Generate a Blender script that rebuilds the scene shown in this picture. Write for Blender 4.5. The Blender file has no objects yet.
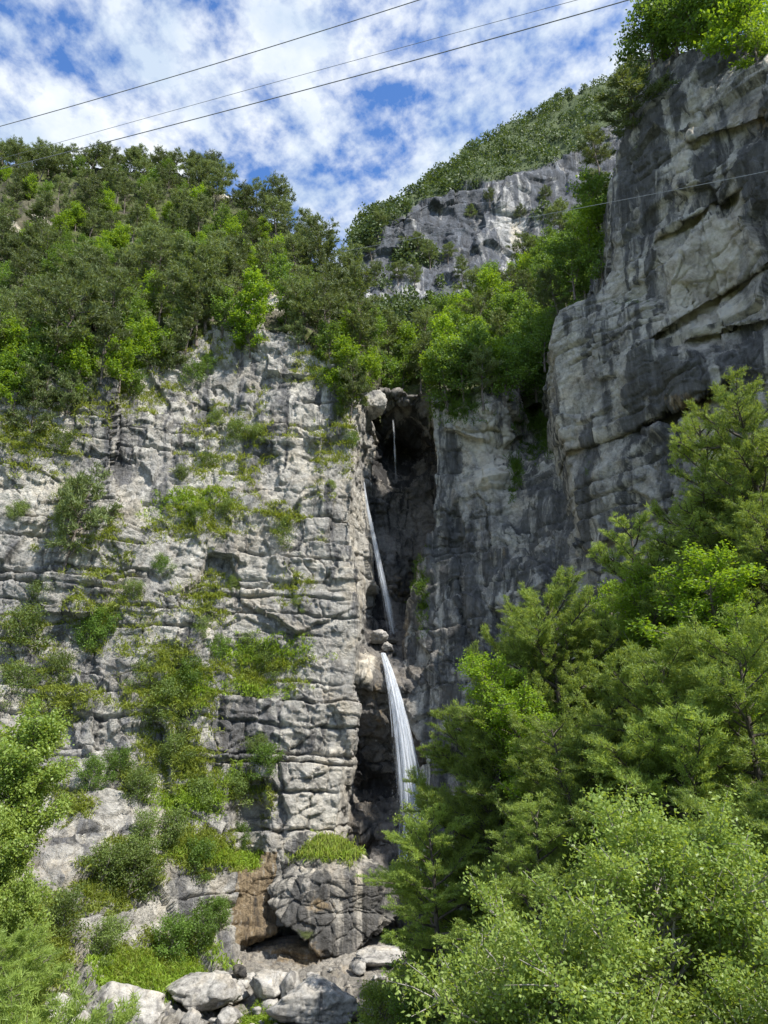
import bpy, math, random
import numpy as np
from mathutils import Vector

# ------------------------------------------------------------------ camera, world, sun
W, H, F = 768.0, 1024.0, 773.0
PITCH = math.radians(18.0)
SUN_AZ, SUN_EL = 50.0, 52.0          # degrees right of "behind the camera"; elevation
SUN_STRENGTH, SKY_STRENGTH, EXPOSURE = 4.1, 0.15, 0.92
HAZE = 0.0

sc = bpy.context.scene
C = sc.collection
cam_d = bpy.data.cameras.new('camera')
cam = bpy.data.objects.new('camera', cam_d)
C.objects.link(cam)
cam.rotation_euler = (math.radians(90) + PITCH, 0, 0)
cam_d.sensor_fit = 'VERTICAL'
cam_d.sensor_height = 36.0
cam_d.lens = 36.0 * F / H
cam_d.clip_start = 0.2
cam_d.clip_end = 9000
sc.camera = cam
sc.view_settings.view_transform = 'Standard'
sc.view_settings.look = 'None'
sc.view_settings.gamma = 1
sc.view_settings.use_curve_mapping = False
sc.view_settings.exposure = EXPOSURE
sc.cycles.max_bounces = 5
sc.cycles.diffuse_bounces = 3
sc.cycles.transmission_bounces = 3
sc.cycles.transparent_max_bounces = 16

a = math.radians(SUN_AZ); e = math.radians(SUN_EL)
sun_dir = Vector((math.sin(a) * math.cos(e), -math.cos(a) * math.cos(e), math.sin(e)))
sl = bpy.data.lights.new('sun', 'SUN')
sl.energy = SUN_STRENGTH; sl.angle = math.radians(0.5); sl.color = (1.0, 0.95, 0.87)
so = bpy.data.objects.new('sun', sl); C.objects.link(so)
so.rotation_euler = sun_dir.to_track_quat('Z', 'Y').to_euler()

world = bpy.data.worlds.new('World'); sc.world = world; world.use_nodes = True
nt = world.node_tree; nt.nodes.clear()
def N(t, k, **kw):
    n = t.nodes.new(k)
    for x, y in kw.items(): setattr(n, x, y)
    return n
def L(t, a_, b_): t.links.new(a_, b_)
def math_node(t, op, a_, b_=None, clamp=False):
    n = N(t, 'ShaderNodeMath', operation=op); n.use_clamp = clamp
    for i, v in enumerate((a_, b_)):
        if v is None: continue
        if hasattr(v, 'is_linked'): L(t, v, n.inputs[i])
        else: n.inputs[i].default_value = v
    return n.outputs[0]
def mix_col(t, f, a_, b_, blend='MIX'):
    n = N(t, 'ShaderNodeMix', data_type='RGBA', blend_type=blend)
    for i, v in ((0, f), (6, a_), (7, b_)):
        if hasattr(v, 'is_linked'): L(t, v, n.inputs[i])
        else: n.inputs[i].default_value = v if i == 0 else (*v, 1)
    return n.outputs[2]
def ramp(t, fac, stops, interp='LINEAR'):
    n = N(t, 'ShaderNodeValToRGB'); n.color_ramp.interpolation = interp
    el = n.color_ramp.elements
    while len(el) < len(stops): el.new(0.5)
    for x, (p, c) in zip(el, stops):
        x.position = p
        x.color = (*c, 1) if isinstance(c, tuple) else (c, c, c, 1)
    L(t, fac, n.inputs[0])
    return n.outputs[0]
def noise(t, vec, scale, detail=4, rough=0.55, dist=0.0, mapping=None):
    if mapping:
        m = N(t, 'ShaderNodeMapping'); m.inputs['Scale'].default_value = mapping
        L(t, vec, m.inputs[0]); vec = m.outputs[0]
    n = N(t, 'ShaderNodeTexNoise')
    n.inputs['Scale'].default_value = scale; n.inputs['Detail'].default_value = detail
    n.inputs['Roughness'].default_value = rough; n.inputs['Distortion'].default_value = dist
    L(t, vec, n.inputs['Vector'])
    return n.outputs['Fac']

sky = N(nt, 'ShaderNodeTexSky', sky_type='NISHITA')
sky.sun_disc = False
sky.sun_elevation = math.radians(SUN_EL); sky.sun_rotation = math.radians(180 - SUN_AZ)
sky.altitude = 700; sky.air_density = 1.0; sky.dust_density = 0.4; sky.ozone_density = 2.5
tc = N(nt, 'ShaderNodeTexCoord')
sx = N(nt, 'ShaderNodeSeparateXYZ'); L(nt, tc.outputs['Generated'], sx.inputs[0])
zz = math_node(nt, 'ADD', math_node(nt, 'MAXIMUM', sx.outputs[2], 0.0), 0.12)
cx = math_node(nt, 'DIVIDE', sx.outputs[0], zz); cy = math_node(nt, 'DIVIDE', sx.outputs[1], zz)
cmb = N(nt, 'ShaderNodeCombineXYZ'); L(nt, cx, cmb.inputs[0]); L(nt, cy, cmb.inputs[1])
mp = N(nt, 'ShaderNodeMapping'); mp.inputs['Rotation'].default_value = (0, 0, math.radians(28))
mp.inputs['Scale'].default_value = (1.15, 1.0, 1); mp.inputs['Location'].default_value = (3.1, 1.45, 0)
L(nt, cmb.outputs[0], mp.inputs[0])
n1 = noise(nt, mp.outputs[0], 5.2, 9, 0.60, 0.12)
n2 = noise(nt, mp.outputs[0], 19.0, 8, 0.60, 0.1)
cs = math_node(nt, 'ADD', math_node(nt, 'MULTIPLY', n1, 0.60), math_node(nt, 'MULTIPLY', n2, 0.40))
cf = ramp(nt, cs, [(0.41, 0.0), (0.455, 0.26), (0.51, 0.66), (0.57, 1.0)])
n3 = noise(nt, mp.outputs[0], 5.0, 6, 0.6)
ccol = ramp(nt, n3, [(0.38, (2.35, 2.8, 3.4)), (0.60, (3.5, 3.7, 3.95))])
skyc = mix_col(nt, 1.0, sky.outputs[0], (0.52, 0.73, 0.98), 'MULTIPLY')
bgc = mix_col(nt, cf, skyc, ccol)
bg = N(nt, 'ShaderNodeBackground'); bg.inputs[1].default_value = SKY_STRENGTH
L(nt, bgc, bg.inputs[0])
wo = N(nt, 'ShaderNodeOutputWorld'); L(nt, bg.outputs[0], wo.inputs[0])

# ------------------------------------------------------------------ numeric helpers
rng = np.random.default_rng(11)
random.seed(5)
cp, sp = math.cos(PITCH), math.sin(PITCH)
def P(px, py, Y):
    """world point whose bearing is that of photograph point (px, py) at northing Y"""
    px = np.asarray(px, float); py = np.asarray(py, float); Y = np.asarray(Y, float)
    u = (px - W / 2) / F; v = (H / 2 - py) / F
    ry = cp - v * sp; rz = sp + v * cp
    t = Y / ry
    return np.stack([u * t, Y + 0 * t, rz * t], -1)
def proj(p):
    p = np.asarray(p, float)
    d = p[..., 1] * cp + p[..., 2] * sp
    v = -p[..., 1] * sp + p[..., 2] * cp
    return W / 2 + F * p[..., 0] / d, H / 2 - F * v / d, d

def h3(i, j, k, s):
    i = i.astype(np.int64); j = j.astype(np.int64); k = k.astype(np.int64)
    n = (i * 374761393 + j * 668265263 + k * 2147483647 + s * 1274126177) & 0xFFFFFFFF
    n = ((n ^ (n >> 13)) * 1274126177) & 0xFFFFFFFF
    n = ((n ^ (n >> 16)) * 2246822519) & 0xFFFFFFFF
    n = n ^ (n >> 15)
    return (n & 0xFFFFFF) / float(0x1000000)
def vnoise(p, s=0):
    f = np.floor(p); r = p - f; r = r * r * r * (r * (r * 6 - 15) + 10)
    i, j, k = f[..., 0], f[..., 1], f[..., 2]
    o = 0
    for a_ in (0, 1):
        for b_ in (0, 1):
            for c_ in (0, 1):
                w = (r[..., 0] if a_ else 1 - r[..., 0]) * (r[..., 1] if b_ else 1 - r[..., 1]) * (r[..., 2] if c_ else 1 - r[..., 2])
                o = o + w * h3(i + a_, j + b_, k + c_, s)
    return o * 2 - 1
def fbm(p, oct=4, s=0, rough=0.5):
    o = 0; amp = 1; tot = 0
    for q in range(oct):
        o = o + amp * vnoise(p * (2.03 ** q) + 17.3 * q, s + q); tot += amp; amp *= rough
    return o / tot
def facets(p, s=0, tilt=1.0):
    """irregular polyhedral blocks: a random plane per cell, and the distance to the joint"""
    b = np.floor(p - 0.5)
    d1 = np.full(p.shape[:-1], 9.0); d2 = d1.copy(); val = np.zeros_like(d1)
    for a_ in (0, 1):
        for b_ in (0, 1):
            for c_ in (0, 1):
                i, j, k = b[..., 0] + a_, b[..., 1] + b_, b[..., 2] + c_
                q = [p[..., 0] - (i + .15 + .7 * h3(i, j, k, s)), p[..., 1] - (j + .15 + .7 * h3(i, j, k, s + 1)), p[..., 2] - (k + .15 + .7 * h3(i, j, k, s + 2))]
                d = np.sqrt(q[0] ** 2 + q[1] ** 2 + q[2] ** 2)
                v = h3(i, j, k, s + 3) - .5 + tilt * sum(q[m] * (h3(i, j, k, s + 4 + m) - .5) for m in range(3))
                near = d < d1
                d2 = np.where(near, d1, np.minimum(d2, d)); d1 = np.where(near, d, d1); val = np.where(near, v, val)
    return val, d2 - d1
def unit(v): return v / (np.linalg.norm(v, axis=-1, keepdims=True) + 1e-9)
def sstep(a_, b_, x):
    t = np.clip((x - a_) / (b_ - a_), 0, 1); return t * t * (3 - 2 * t)
class TPS:
    def __init__(s, pts, vals, smooth=0.0, scale=100.0):
        s.sc = scale
        X = np.array(pts, float) / scale; y = np.array(vals, float); n = len(X)
        K = s.k(X[:, None] - X[None]) + smooth * np.eye(n)
        A = np.zeros((n + 3, n + 3)); A[:n, :n] = K; A[:n, n] = 1; A[:n, n + 1:] = X; A[n, :n] = 1; A[n + 1:, :n] = X.T
        s.w = np.linalg.solve(A, np.r_[y, 0, 0, 0]); s.X = X; s.n = n
    def k(s, d):
        r2 = (d ** 2).sum(-1) + 1e-9; return 0.5 * r2 * np.log(r2)
    def __call__(s, x, y):
        x = np.asarray(x, float); y = np.asarray(y, float)
        sh = np.broadcast(x, y).shape
        q = np.stack([np.broadcast_to(x, sh).ravel(), np.broadcast_to(y, sh).ravel()], -1) / s.sc
        o = s.w[s.n] + q @ s.w[s.n + 1:]
        for m in range(s.n): o = o + s.w[m] * s.k(q - s.X[m])
        return o.reshape(sh)
def inpoly(x, y, poly):
    c = np.zeros(np.shape(x), bool); n = len(poly)
    for i in range(n):
        x1, y1 = poly[i]; x2, y2 = poly[(i + 1) % n]
        if y1 == y2: continue
        c ^= ((y1 > y) != (y2 > y)) & (x < (x2 - x1) * (y - y1) / (y2 - y1) + x1)
    return c
def blobs(px, py, lst):
    o = np.zeros(np.shape(px))
    for (x, y, rx, ry, s) in lst:
        o = np.maximum(o, s * np.exp(-(((px - x) / rx) ** 2 + ((py - y) / ry) ** 2)))
    return o

# ------------------------------------------------------------------ mesh helpers
def mesh(name, v, faces, mat, smooth=False, attrs=None):
    v = np.ascontiguousarray(v, np.float32).reshape(-1, 3)
    me = bpy.data.meshes.new(name)
    me.vertices.add(len(v)); me.vertices.foreach_set('co', v.ravel())
    fl = faces if isinstance(faces, list) else [faces]
    loops = np.concatenate([f.ravel() for f in fl]).astype(np.int32)
    cnt = np.concatenate([np.full(len(f), f.shape[1], np.int32) for f in fl])
    st = np.r_[0, np.cumsum(cnt)[:-1]].astype(np.int32)
    me.loops.add(len(loops)); me.loops.foreach_set('vertex_index', loops)
    me.polygons.add(len(cnt)); me.polygons.foreach_set('loop_start', st); me.polygons.foreach_set('loop_total', cnt)
    if smooth: me.polygons.foreach_set('use_smooth', np.ones(len(cnt), bool))
    if attrs:
        for k, x in attrs.items():
            at = me.attributes.new(k, 'FLOAT', 'POINT'); at.data.foreach_set('value', np.ascontiguousarray(x, np.float32).ravel())
    me.update(); me.materials.append(mat)
    return me
def obj(name, me, parent=None, label=None, cat=None, group=None, kind=None, loc=None):
    o = bpy.data.objects.new(name, me); C.objects.link(o)
    if parent: o.parent = parent
    if label: o['label'] = label
    if cat: o['category'] = cat
    if group: o['group'] = group
    if kind: o['kind'] = kind
    if loc is not None: o.location = loc
    return o
def grid_faces(r, c, off=0):
    i = np.arange(r * c).reshape(r, c) + off
    return np.stack([i[:-1, :-1], i[1:, :-1], i[1:, 1:], i[:-1, 1:]], -1).reshape(-1, 4)
def tubes(lines, radii, sides=6):
    """lines: list of (n,3) arrays, radii: list of (n,)"""
    V = []; Fc = []; off = 0
    an = np.arange(sides) * 2 * np.pi / sides
    for l, r in zip(lines, radii):
        l = np.asarray(l, float); r = np.asarray(r, float); n = len(l)
        t = np.gradient(l, axis=0); t /= np.linalg.norm(t, axis=1, keepdims=True) + 1e-9
        up = np.array([0, 0, 1.]) if abs(t[0, 2]) < .8 else np.array([1., 0, 0])
        b = np.cross(t, up); b /= np.linalg.norm(b, axis=1, keepdims=True) + 1e-9
        c = np.cross(b, t)
        ring = l[:, None] + r[:, None, None] * (np.cos(an)[None, :, None] * b[:, None] + np.sin(an)[None, :, None] * c[:, None])
        V.append(ring.reshape(-1, 3))
        i = (np.arange(n)[:, None] * sides + np.arange(sides)[None]) + off
        j = np.roll(i, -1, 1)
        Fc.append(np.stack([i[:-1], j[:-1], j[1:], i[1:]], -1).reshape(-1, 4)); off += n * sides
    return np.concatenate(V), np.concatenate(Fc)

# ------------------------------------------------------------------ materials
def new_mat(name):
    m = bpy.data.materials.new(name); m.use_nodes = True
    t = m.node_tree; t.nodes.clear()
    return m, t, N(t, 'ShaderNodeOutputMaterial')
def rock_material(name, light, dark, streak, bump=0.5, fine=1.0, mossy=(0.075, 0.10, 0.025)):
    m, t, out = new_mat(name)
    geo = N(t, 'ShaderNodeNewGeometry'); pos = geo.outputs['Position']
    def at(k):
        n = N(t, 'ShaderNodeAttribute'); n.attribute_name = k; return n.outputs['Fac']
    big = ramp(t, noise(t, pos, 0.22 * fine, 7, 0.62, 0.3), [(0.34, 0.0), (0.64, 1.0)])
    col = mix_col(t, big, dark, light)
    med = ramp(t, noise(t, pos, 1.1 * fine, 8, 0.68), [(0.30, 0.35), (0.47, 0.88), (0.7, 1.3)])
    col = mix_col(t, 1.0, col, med, 'MULTIPLY')
    fin = ramp(t, noise(t, pos, 3.4 * fine, 9, 0.76), [(0.32, 0.50), (0.47, 0.95), (0.7, 1.3)])
    col = mix_col(t, 0.8, col, fin, 'MULTIPLY')
    warm = ramp(t, noise(t, pos, 0.33 * fine, 5, 0.6, 0.5), [(0.50, 0.0), (0.72, 0.5)])
    col = mix_col(t, warm, col, mix_col(t, 1.0, col, (1.15, 1.0, 0.76), 'MULTIPLY'))
    # pale rock, partly light painted on the right cliff and pillar
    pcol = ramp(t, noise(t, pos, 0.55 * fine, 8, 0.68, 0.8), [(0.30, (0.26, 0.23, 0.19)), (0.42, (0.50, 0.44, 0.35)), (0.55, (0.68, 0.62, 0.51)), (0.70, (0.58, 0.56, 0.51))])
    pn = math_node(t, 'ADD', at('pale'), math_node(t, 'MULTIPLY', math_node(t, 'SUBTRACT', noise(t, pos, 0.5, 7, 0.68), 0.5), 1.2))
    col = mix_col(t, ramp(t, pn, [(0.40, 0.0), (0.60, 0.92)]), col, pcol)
    # dark weathering streaks running down the face, plus shade painted into some recesses
    s1 = noise(t, pos, 1.0, 7, 0.62, 0.9, mapping=(0.55 * fine, 0.55 * fine, 0.085 * fine))
    s2 = math_node(t, 'ADD', s1, math_node(t, 'MULTIPLY', at('dark'), 0.34))
    sm = ramp(t, s2, [(0.53, 0.0), (0.62, 0.9), (0.9, 0.95)])
    s3 = ramp(t, noise(t, pos, 1.0, 8, 0.66, 0.5, mapping=(1.6 * fine, 1.6 * fine, 0.22 * fine)), [(0.36, 0.30), (0.58, 1.0), (0.72, 1.9)])
    scol = mix_col(t, 1.0, streak, s3, 'MULTIPLY')
    col = mix_col(t, sm, col, scol)
    # rust / travertine
    rcol = ramp(t, noise(t, pos, 1.0, 8, 0.7, 0.4, mapping=(2.2, 2.2, 0.35)), [(0.34, (0.045, 0.04, 0.035)), (0.44, (0.16, 0.12, 0.075)), (0.55, (0.32, 0.24, 0.14)), (0.64, (0.40, 0.37, 0.32))])
    rn = math_node(t, 'ADD', at('rust'), math_node(t, 'MULTIPLY', math_node(t, 'SUBTRACT', noise(t, pos, 1.1, 6, 0.7), 0.5), 1.1))
    col = mix_col(t, ramp(t, rn, [(0.42, 0.0), (0.58, 0.95)]), col, rcol)
    # moss and turf
    mcol = ramp(t, noise(t, pos, 1.7, 8, 0.72), [(0.32, tuple(x * .5 for x in mossy)), (0.5, mossy), (0.68, (0.17, 0.20, 0.06))])
    mn = math_node(t, 'ADD', at('veg'), math_node(t, 'MULTIPLY', math_node(t, 'SUBTRACT', noise(t, pos, 1.4, 7, 0.72), 0.5), 1.5))
    col = mix_col(t, ramp(t, mn, [(0.45, 0.0), (0.62, 0.9)]), col, mcol)
    b1 = noise(t, pos, 4.2 * fine, 10, 0.74, 0.3)
    vo = N(t, 'ShaderNodeTexVoronoi', feature='DISTANCE_TO_EDGE'); vo.inputs['Scale'].default_value = 1.0
    vm = N(t, 'ShaderNodeMapping'); vm.inputs['Scale'].default_value = (0.9 * fine, 0.9 * fine, 1.7 * fine)
    wn = N(t, 'ShaderNodeVectorMath', operation='ADD')
    nn = N(t, 'ShaderNodeTexNoise'); nn.inputs['Scale'].default_value = 0.8 * fine; nn.inputs['Detail'].default_value = 5; L(t, pos, nn.inputs['Vector'])
    L(t, pos, wn.inputs[0]); L(t, nn.outputs['Color'], wn.inputs[1]); L(t, wn.outputs[0], vm.inputs[0]); L(t, vm.outputs[0], vo.inputs['Vector'])
    cr = ramp(t, vo.outputs['Distance'], [(0.0, 0.0), (0.05, 1.0)])
    hgt = math_node(t, 'ADD', b1, math_node(t, 'MULTIPLY', cr, 0.09))
    bp = N(t, 'ShaderNodeBump'); bp.inputs['Strength'].default_value = bump; bp.inputs['Distance'].default_value = 0.42 / fine
    L(t, hgt, bp.inputs['Height'])
    pr = N(t, 'ShaderNodeBsdfPrincipled'); L(t, col, pr.inputs['Base Color']); pr.inputs['Roughness'].default_value = 0.88
    pr.inputs['Specular IOR Level'].default_value = 0.25
    L(t, bp.outputs[0], pr.inputs['Normal']); L(t, pr.outputs[0], out.inputs[0])
    return m
def leaf_material(name, c0, c1, trans=0.35, var=0.35, rough=0.55, tcol=None):
    m, t, out = new_mat(name)
    geo = N(t, 'ShaderNodeNewGeometry'); oi = N(t, 'ShaderNodeObjectInfo')
    r = geo.outputs['Random Per Island']
    tco = N(t, 'ShaderNodeTexCoord')
    cl = noise(t, geo.outputs['Position'], 0.55, 3, 0.6)
    f = math_node(t, 'ADD', math_node(t, 'MULTIPLY', r, 0.55), math_node(t, 'MULTIPLY', math_node(t, 'SUBTRACT', cl, 0.28), 0.9), clamp=True)
    col = mix_col(t, f, c0, c1)
    br = math_node(t, 'ADD', math_node(t, 'MULTIPLY', oi.outputs['Random'], var), 1 - var / 2)
    cm = N(t, 'ShaderNodeVectorMath', operation='SCALE'); L(t, col, cm.inputs[0]); L(t, br, cm.inputs['Scale'])
    pr = N(t, 'ShaderNodeBsdfPrincipled'); L(t, cm.outputs[0], pr.inputs['Base Color']); pr.inputs['Roughness'].default_value = rough
    pr.inputs['Specular IOR Level'].default_value = 0.35
    tr = N(t, 'ShaderNodeBsdfTranslucent')
    tv = mix_col(t, 1.0, cm.outputs[0], tcol or (1.5, 1.35, 0.55), 'MULTIPLY'); L(t, tv, tr.inputs[0])
    mx = N(t, 'ShaderNodeMixShader'); mx.inputs[0].default_value = trans
    L(t, pr.outputs[0], mx.inputs[1]); L(t, tr.outputs[0], mx.inputs[2]); L(t, mx.outputs[0], out.inputs[0])
    return m
def bark_material(name, c0, c1, sc_=6.0):
    m, t, out = new_mat(name)
    tco = N(t, 'ShaderNodeNewGeometry').outputs['Position']
    f = ramp(t, noise(t, tco, sc_, 7, 0.7, mapping=(1, 1, .35)), [(0.35, c0), (0.65, c1)])
    pr = N(t, 'ShaderNodeBsdfPrincipled'); L(t, f, pr.inputs['Base Color']); pr.inputs['Roughness'].default_value = 0.9
    bp = N(t, 'ShaderNodeBump'); bp.inputs['Strength'].default_value = 0.6; L(t, noise(t, tco, sc_ * 2, 6, 0.7, mapping=(1, 1, .3)), bp.inputs['Height'])
    L(t, bp.outputs[0], pr.inputs['Normal']); L(t, pr.outputs[0], out.inputs[0])
    return m

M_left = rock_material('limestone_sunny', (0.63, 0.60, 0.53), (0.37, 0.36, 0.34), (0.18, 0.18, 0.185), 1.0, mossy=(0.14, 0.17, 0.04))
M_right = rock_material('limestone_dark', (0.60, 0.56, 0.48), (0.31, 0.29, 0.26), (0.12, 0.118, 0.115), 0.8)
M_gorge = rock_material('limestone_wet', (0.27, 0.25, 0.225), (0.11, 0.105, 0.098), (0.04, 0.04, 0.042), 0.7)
M_far = rock_material('limestone_far', (0.50, 0.49, 0.47), (0.22, 0.225, 0.235), (0.09, 0.10, 0.12), 0.7, fine=0.35, mossy=(0.06, 0.09, 0.03))
M_boulder = rock_material('boulder_stone', (0.50, 0.48, 0.44), (0.30, 0.29, 0.27), (0.22, 0.21, 0.20), 0.5, fine=2.0)
M_gravel = rock_material('stream_gravel', (0.40, 0.37, 0.32), (0.20, 0.19, 0.17), (0.16, 0.15, 0.14), 1.0, fine=3.0)
M_soil = rock_material('forest_soil', (0.13, 0.12, 0.08), (0.05, 0.05, 0.03), (0.04, 0.04, 0.03), 0.5)

M_pine = leaf_material('pine_needles', (0.070, 0.105, 0.038), (0.205, 0.260, 0.095), 0.34, 0.6)
M_pine_near = leaf_material('pine_needles_near', (0.120, 0.190, 0.042), (0.345, 0.450, 0.105), 0.45, 0.40)
M_broad = leaf_material('broad_leaves', (0.070, 0.140, 0.028), (0.190, 0.300, 0.055), 0.44, 0.4)
M_bright = leaf_material('bright_leaves', (0.110, 0.210, 0.020), (0.270, 0.400, 0.035), 0.48, 0.3)
M_birch = leaf_material('birch_leaves', (0.125, 0.215, 0.042), (0.360, 0.450, 0.110), 0.44, 0.2, rough=0.42)
M_shrub = leaf_material('shrub_leaves', (0.085, 0.145, 0.035), (0.225, 0.295, 0.080), 0.38, 0.5)
M_grass = leaf_material('grass_blades', (0.15, 0.20, 0.035), (0.33, 0.39, 0.09), 0.4, 0.2)
M_grassb = leaf_material('lush_grass_blades', (0.15, 0.25, 0.03), (0.34, 0.48, 0.07), 0.42, 0.2)
M_fartree = leaf_material('far_leaves', (0.055, 0.095, 0.035), (0.140, 0.200, 0.065), 0.3, 0.3)
M_bark = bark_material('pine_bark', (0.07, 0.055, 0.045), (0.24, 0.20, 0.17))
M_bark_pale = bark_material('pale_bark', (0.14, 0.12, 0.10), (0.40, 0.37, 0.33))

# ------------------------------------------------------------------ cliffs
def layers(z, seed, tmin, tmax):
    r = np.random.default_rng(seed)
    b = np.cumsum(r.uniform(tmin, tmax, 400)) - 60
    i = np.searchsorted(b, z)
    lo = b[np.clip(i - 1, 0, 399)]; hi = b[np.clip(i, 0, 399)]
    return i, np.minimum(z - lo, hi - z), r.uniform(-.5, .5, 402)[i], (z - lo) / (hi - lo + 1e-6)
def rock_disp(p, seed=0, amp=1.0, s=1.0, tilt=0.05, bed=0.5, vert=0.0, tm=(0.7, 2.8), fv=1.0, bg=1.5, mid=.95, wz=1.1):
    q = p / s
    w = np.stack([fbm(q * 0.22 + 5, 3, seed + 1), fbm(q * 0.22 + 9, 3, seed + 2), fbm(q * 0.30 + 2, 3, seed + 3)], -1)
    qw = q + w * np.array([1.6, 1.6, wz])
    zb = qw[..., 2] + tilt * qw[..., 0] + 0.14 * fbm(q * 0.9, 3, seed + 7)
    i, dist, pr, fr = layers(zb, seed + 50, *tm)
    pres = sstep(-0.25, 0.25, fbm(q * np.array([.18, .18, .5]), 3, seed + 4))
    gr = np.exp(-(dist / 0.095) ** 2) * pres
    d = bed * (pr * 0.9 - (0.5 - fr) * 0.35) * (0.35 + 0.65 * pres) - 1.05 * bed * gr
    big, _ = facets(qw * np.array([.20, .20, .16]) + 3.3, seed + 11, 1.2)
    v2, e2 = facets(qw * np.array([.42, .42, .55 - .3 * vert]), seed + 21, .85)
    v3, e3 = facets(qw * np.array([1.05, 1.05, 1.5 - .9 * vert]) + 1.7, seed + 31, .6)
    v4, e4 = facets(qw * np.array([2.6, 2.6, 3.4 - 1.6 * vert]) + 4.1, seed + 41, .8)
    c2 = sstep(-.1, .3, fbm(q * .25 + 30, 2, seed + 5))
    # upright joints inside each bed
    jr = np.random.default_rng(seed + 70); wj = jr.uniform(1.2, 4.0, 402)[i]; oj = jr.uniform(0, 50, 402)[i]
    hx = (qw[..., 0] + .6 * qw[..., 1] + oj + .35 * fbm(q * 1.1 + 40, 2, seed + 6)) / wj
    hc = np.floor(hx); hf = np.abs(hx - np.round(hx)) * wj
    blk = h3(hc, i.astype(float), 0 * hc, seed + 81) - .5
    tb = (h3(hc, i.astype(float), 1 + 0 * hc, seed + 82) - .5) * (hx - hc - .5)
    d = d + bed * (.75 * blk + .6 * tb) * (.3 + .7 * pres) - .5 * bed * np.exp(-(hf / .07) ** 2) * pres * (blk > -.25)
    d = d + bg * big + mid * v2 + fv * (0.38 * v3 + 0.13 * v4) - min(.35, .5 * mid) * np.exp(-(e2 / .03) ** 2) * c2 - 0.05 * fv * np.exp(-(e3 / .03) ** 2) * (c2 > .5)
    d = d + 0.9 * fbm(q * .12, 3, seed + 8) + 0.10 * fbm(q * 1.3, 4, seed + 9, .7)
    return d * amp * s
rasters = {}
def add_raster(name, p):
    x, y, d = proj(p)
    r = rasters.setdefault(name, np.full((520, 400), 1e9))
    ix = np.floor(x / 2).astype(int) + 8; iy = np.floor(y / 2).astype(int) + 4
    ok = (ix >= 0) & (ix < 400) & (iy >= 0) & (iy < 520) & (d > 0)
    np.minimum.at(r, (iy[ok], ix[ok]), p[..., 1][ok])
def hit(names, px, py):
    ix = int(px / 2) + 8; iy = int(py / 2) + 4; best = 1e9
    if not (1 <= ix < 399 and 1 <= iy < 519): return None
    for n in names:
        w = rasters[n][iy - 1:iy + 2, ix - 1:ix + 2]; w = w[w < 1e8]
        if len(w): best = min(best, float(np.median(w)))
    return None if best > 1e8 else P(px, py, best)
SURF = {}
def sheet(name, oname, x0, x1, ytop, ybot, nx, ny, depth, mat, disp, masks=None, wrapL=0, wrapR=0, wrapT=0, kind='structure', edgeL=None, edgeR=None):
    """rock face: a dense sheet at the distances given by depth(px,py), its free edges turned back into the hill"""
    v = np.linspace(0, 1, ny)[:, None]; u = np.linspace(0, 1, nx)[None]
    py0 = (0 * u + v)
    xm = x0 + (x1 - x0) * u + 0 * v
    yt = ytop(xm) if callable(ytop) else ytop
    py = yt + ((ybot(xm) if callable(ybot) else ybot) - yt) * v
    xl = edgeL(py) if edgeL else x0
    xr = edgeR(py) if edgeR else x1
    px = xl + (xr - xl) * u
    Y = depth(px, py)
    p = P(px, py, Y)
    def ext(p, axis, end, length, n, dirv):
        sl_ = p[:, -1:] if (axis, end) == (1, 1) else p[:, :1] if (axis, end) == (1, 0) else p[:1] 
        t = (np.linspace(0, 1, n + 1)[1:] ** 1.15) * length
        if axis == 1:
            e_ = sl_ + t[None, :, None] * np.array(dirv)
            return np.concatenate([p, e_], 1) if end else np.concatenate([e_[:, ::-1], p], 1)
        e_ = sl_ + t[:, None, None] * np.array(dirv)
        return np.concatenate([e_[::-1], p], 0)
    if wrapR: p = ext(p, 1, 1, wrapR, int(wrapR * 5), (0.10, 0.98, 0.0))
    if wrapL: p = ext(p, 1, 0, wrapL, int(wrapL * 5), (0.12, 0.98, 0.0))
    if wrapT: p = ext(p, 0, 0, wrapT, int(wrapT * 2), (0.0, 0.93, -0.25))
    # soften the turned edge before taking normals
    def norm(p):
        a_ = np.gradient(p, axis=1); b_ = np.gradient(p, axis=0)
        n = np.cross(a_, b_); n /= np.linalg.norm(n, axis=-1, keepdims=True) + 1e-9
        return n
    n = norm(p)
    c = n.copy()
    if n[n.shape[0] // 2, n.shape[1] // 2, 1] > 0: n = -n
    for _ in range(6):
        n[1:-1, 1:-1] = (n[1:-1, 1:-1] * 2 + n[:-2, 1:-1] + n[2:, 1:-1] + n[1:-1, :-2] + n[1:-1, 2:]) / 6
    n /= np.linalg.norm(n, axis=-1, keepdims=True) + 1e-9
    wt = np.ones(p.shape[:2]); ci = np.arange(p.shape[1])[None] + 0 * wt
    if wrapR: wt = wt * (0.6 + .4 * sstep(0, 26, (p.shape[1] - 1 - int(wrapR * 5)) - ci))
    if wrapL: wt = wt * (0.6 + .4 * sstep(0, 26, ci - int(wrapL * 5)))
    dd = disp(p); dd = dd; q = p + n * (dd * wt)[..., None]
    nn = norm(q)
    if nn[nn.shape[0] // 2, nn.shape[1] // 2, 1] > 0: nn = -nn
    X, Yp, D = proj(p)
    at = {k: np.zeros(X.shape) for k in ('veg', 'pale', 'dark', 'rust')}
    if masks:
        for k, x in masks(X, Yp, q, nn).items(): at[k] = x
    me = mesh(oname, q, grid_faces(*q.shape[:2]), mat, oname not in ('cliff_left',), at)
    o = obj(oname, me, kind=kind)
    add_raster(name, q)
    SURF[name] = (q, nn, at, X, Yp)
    return o
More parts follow.
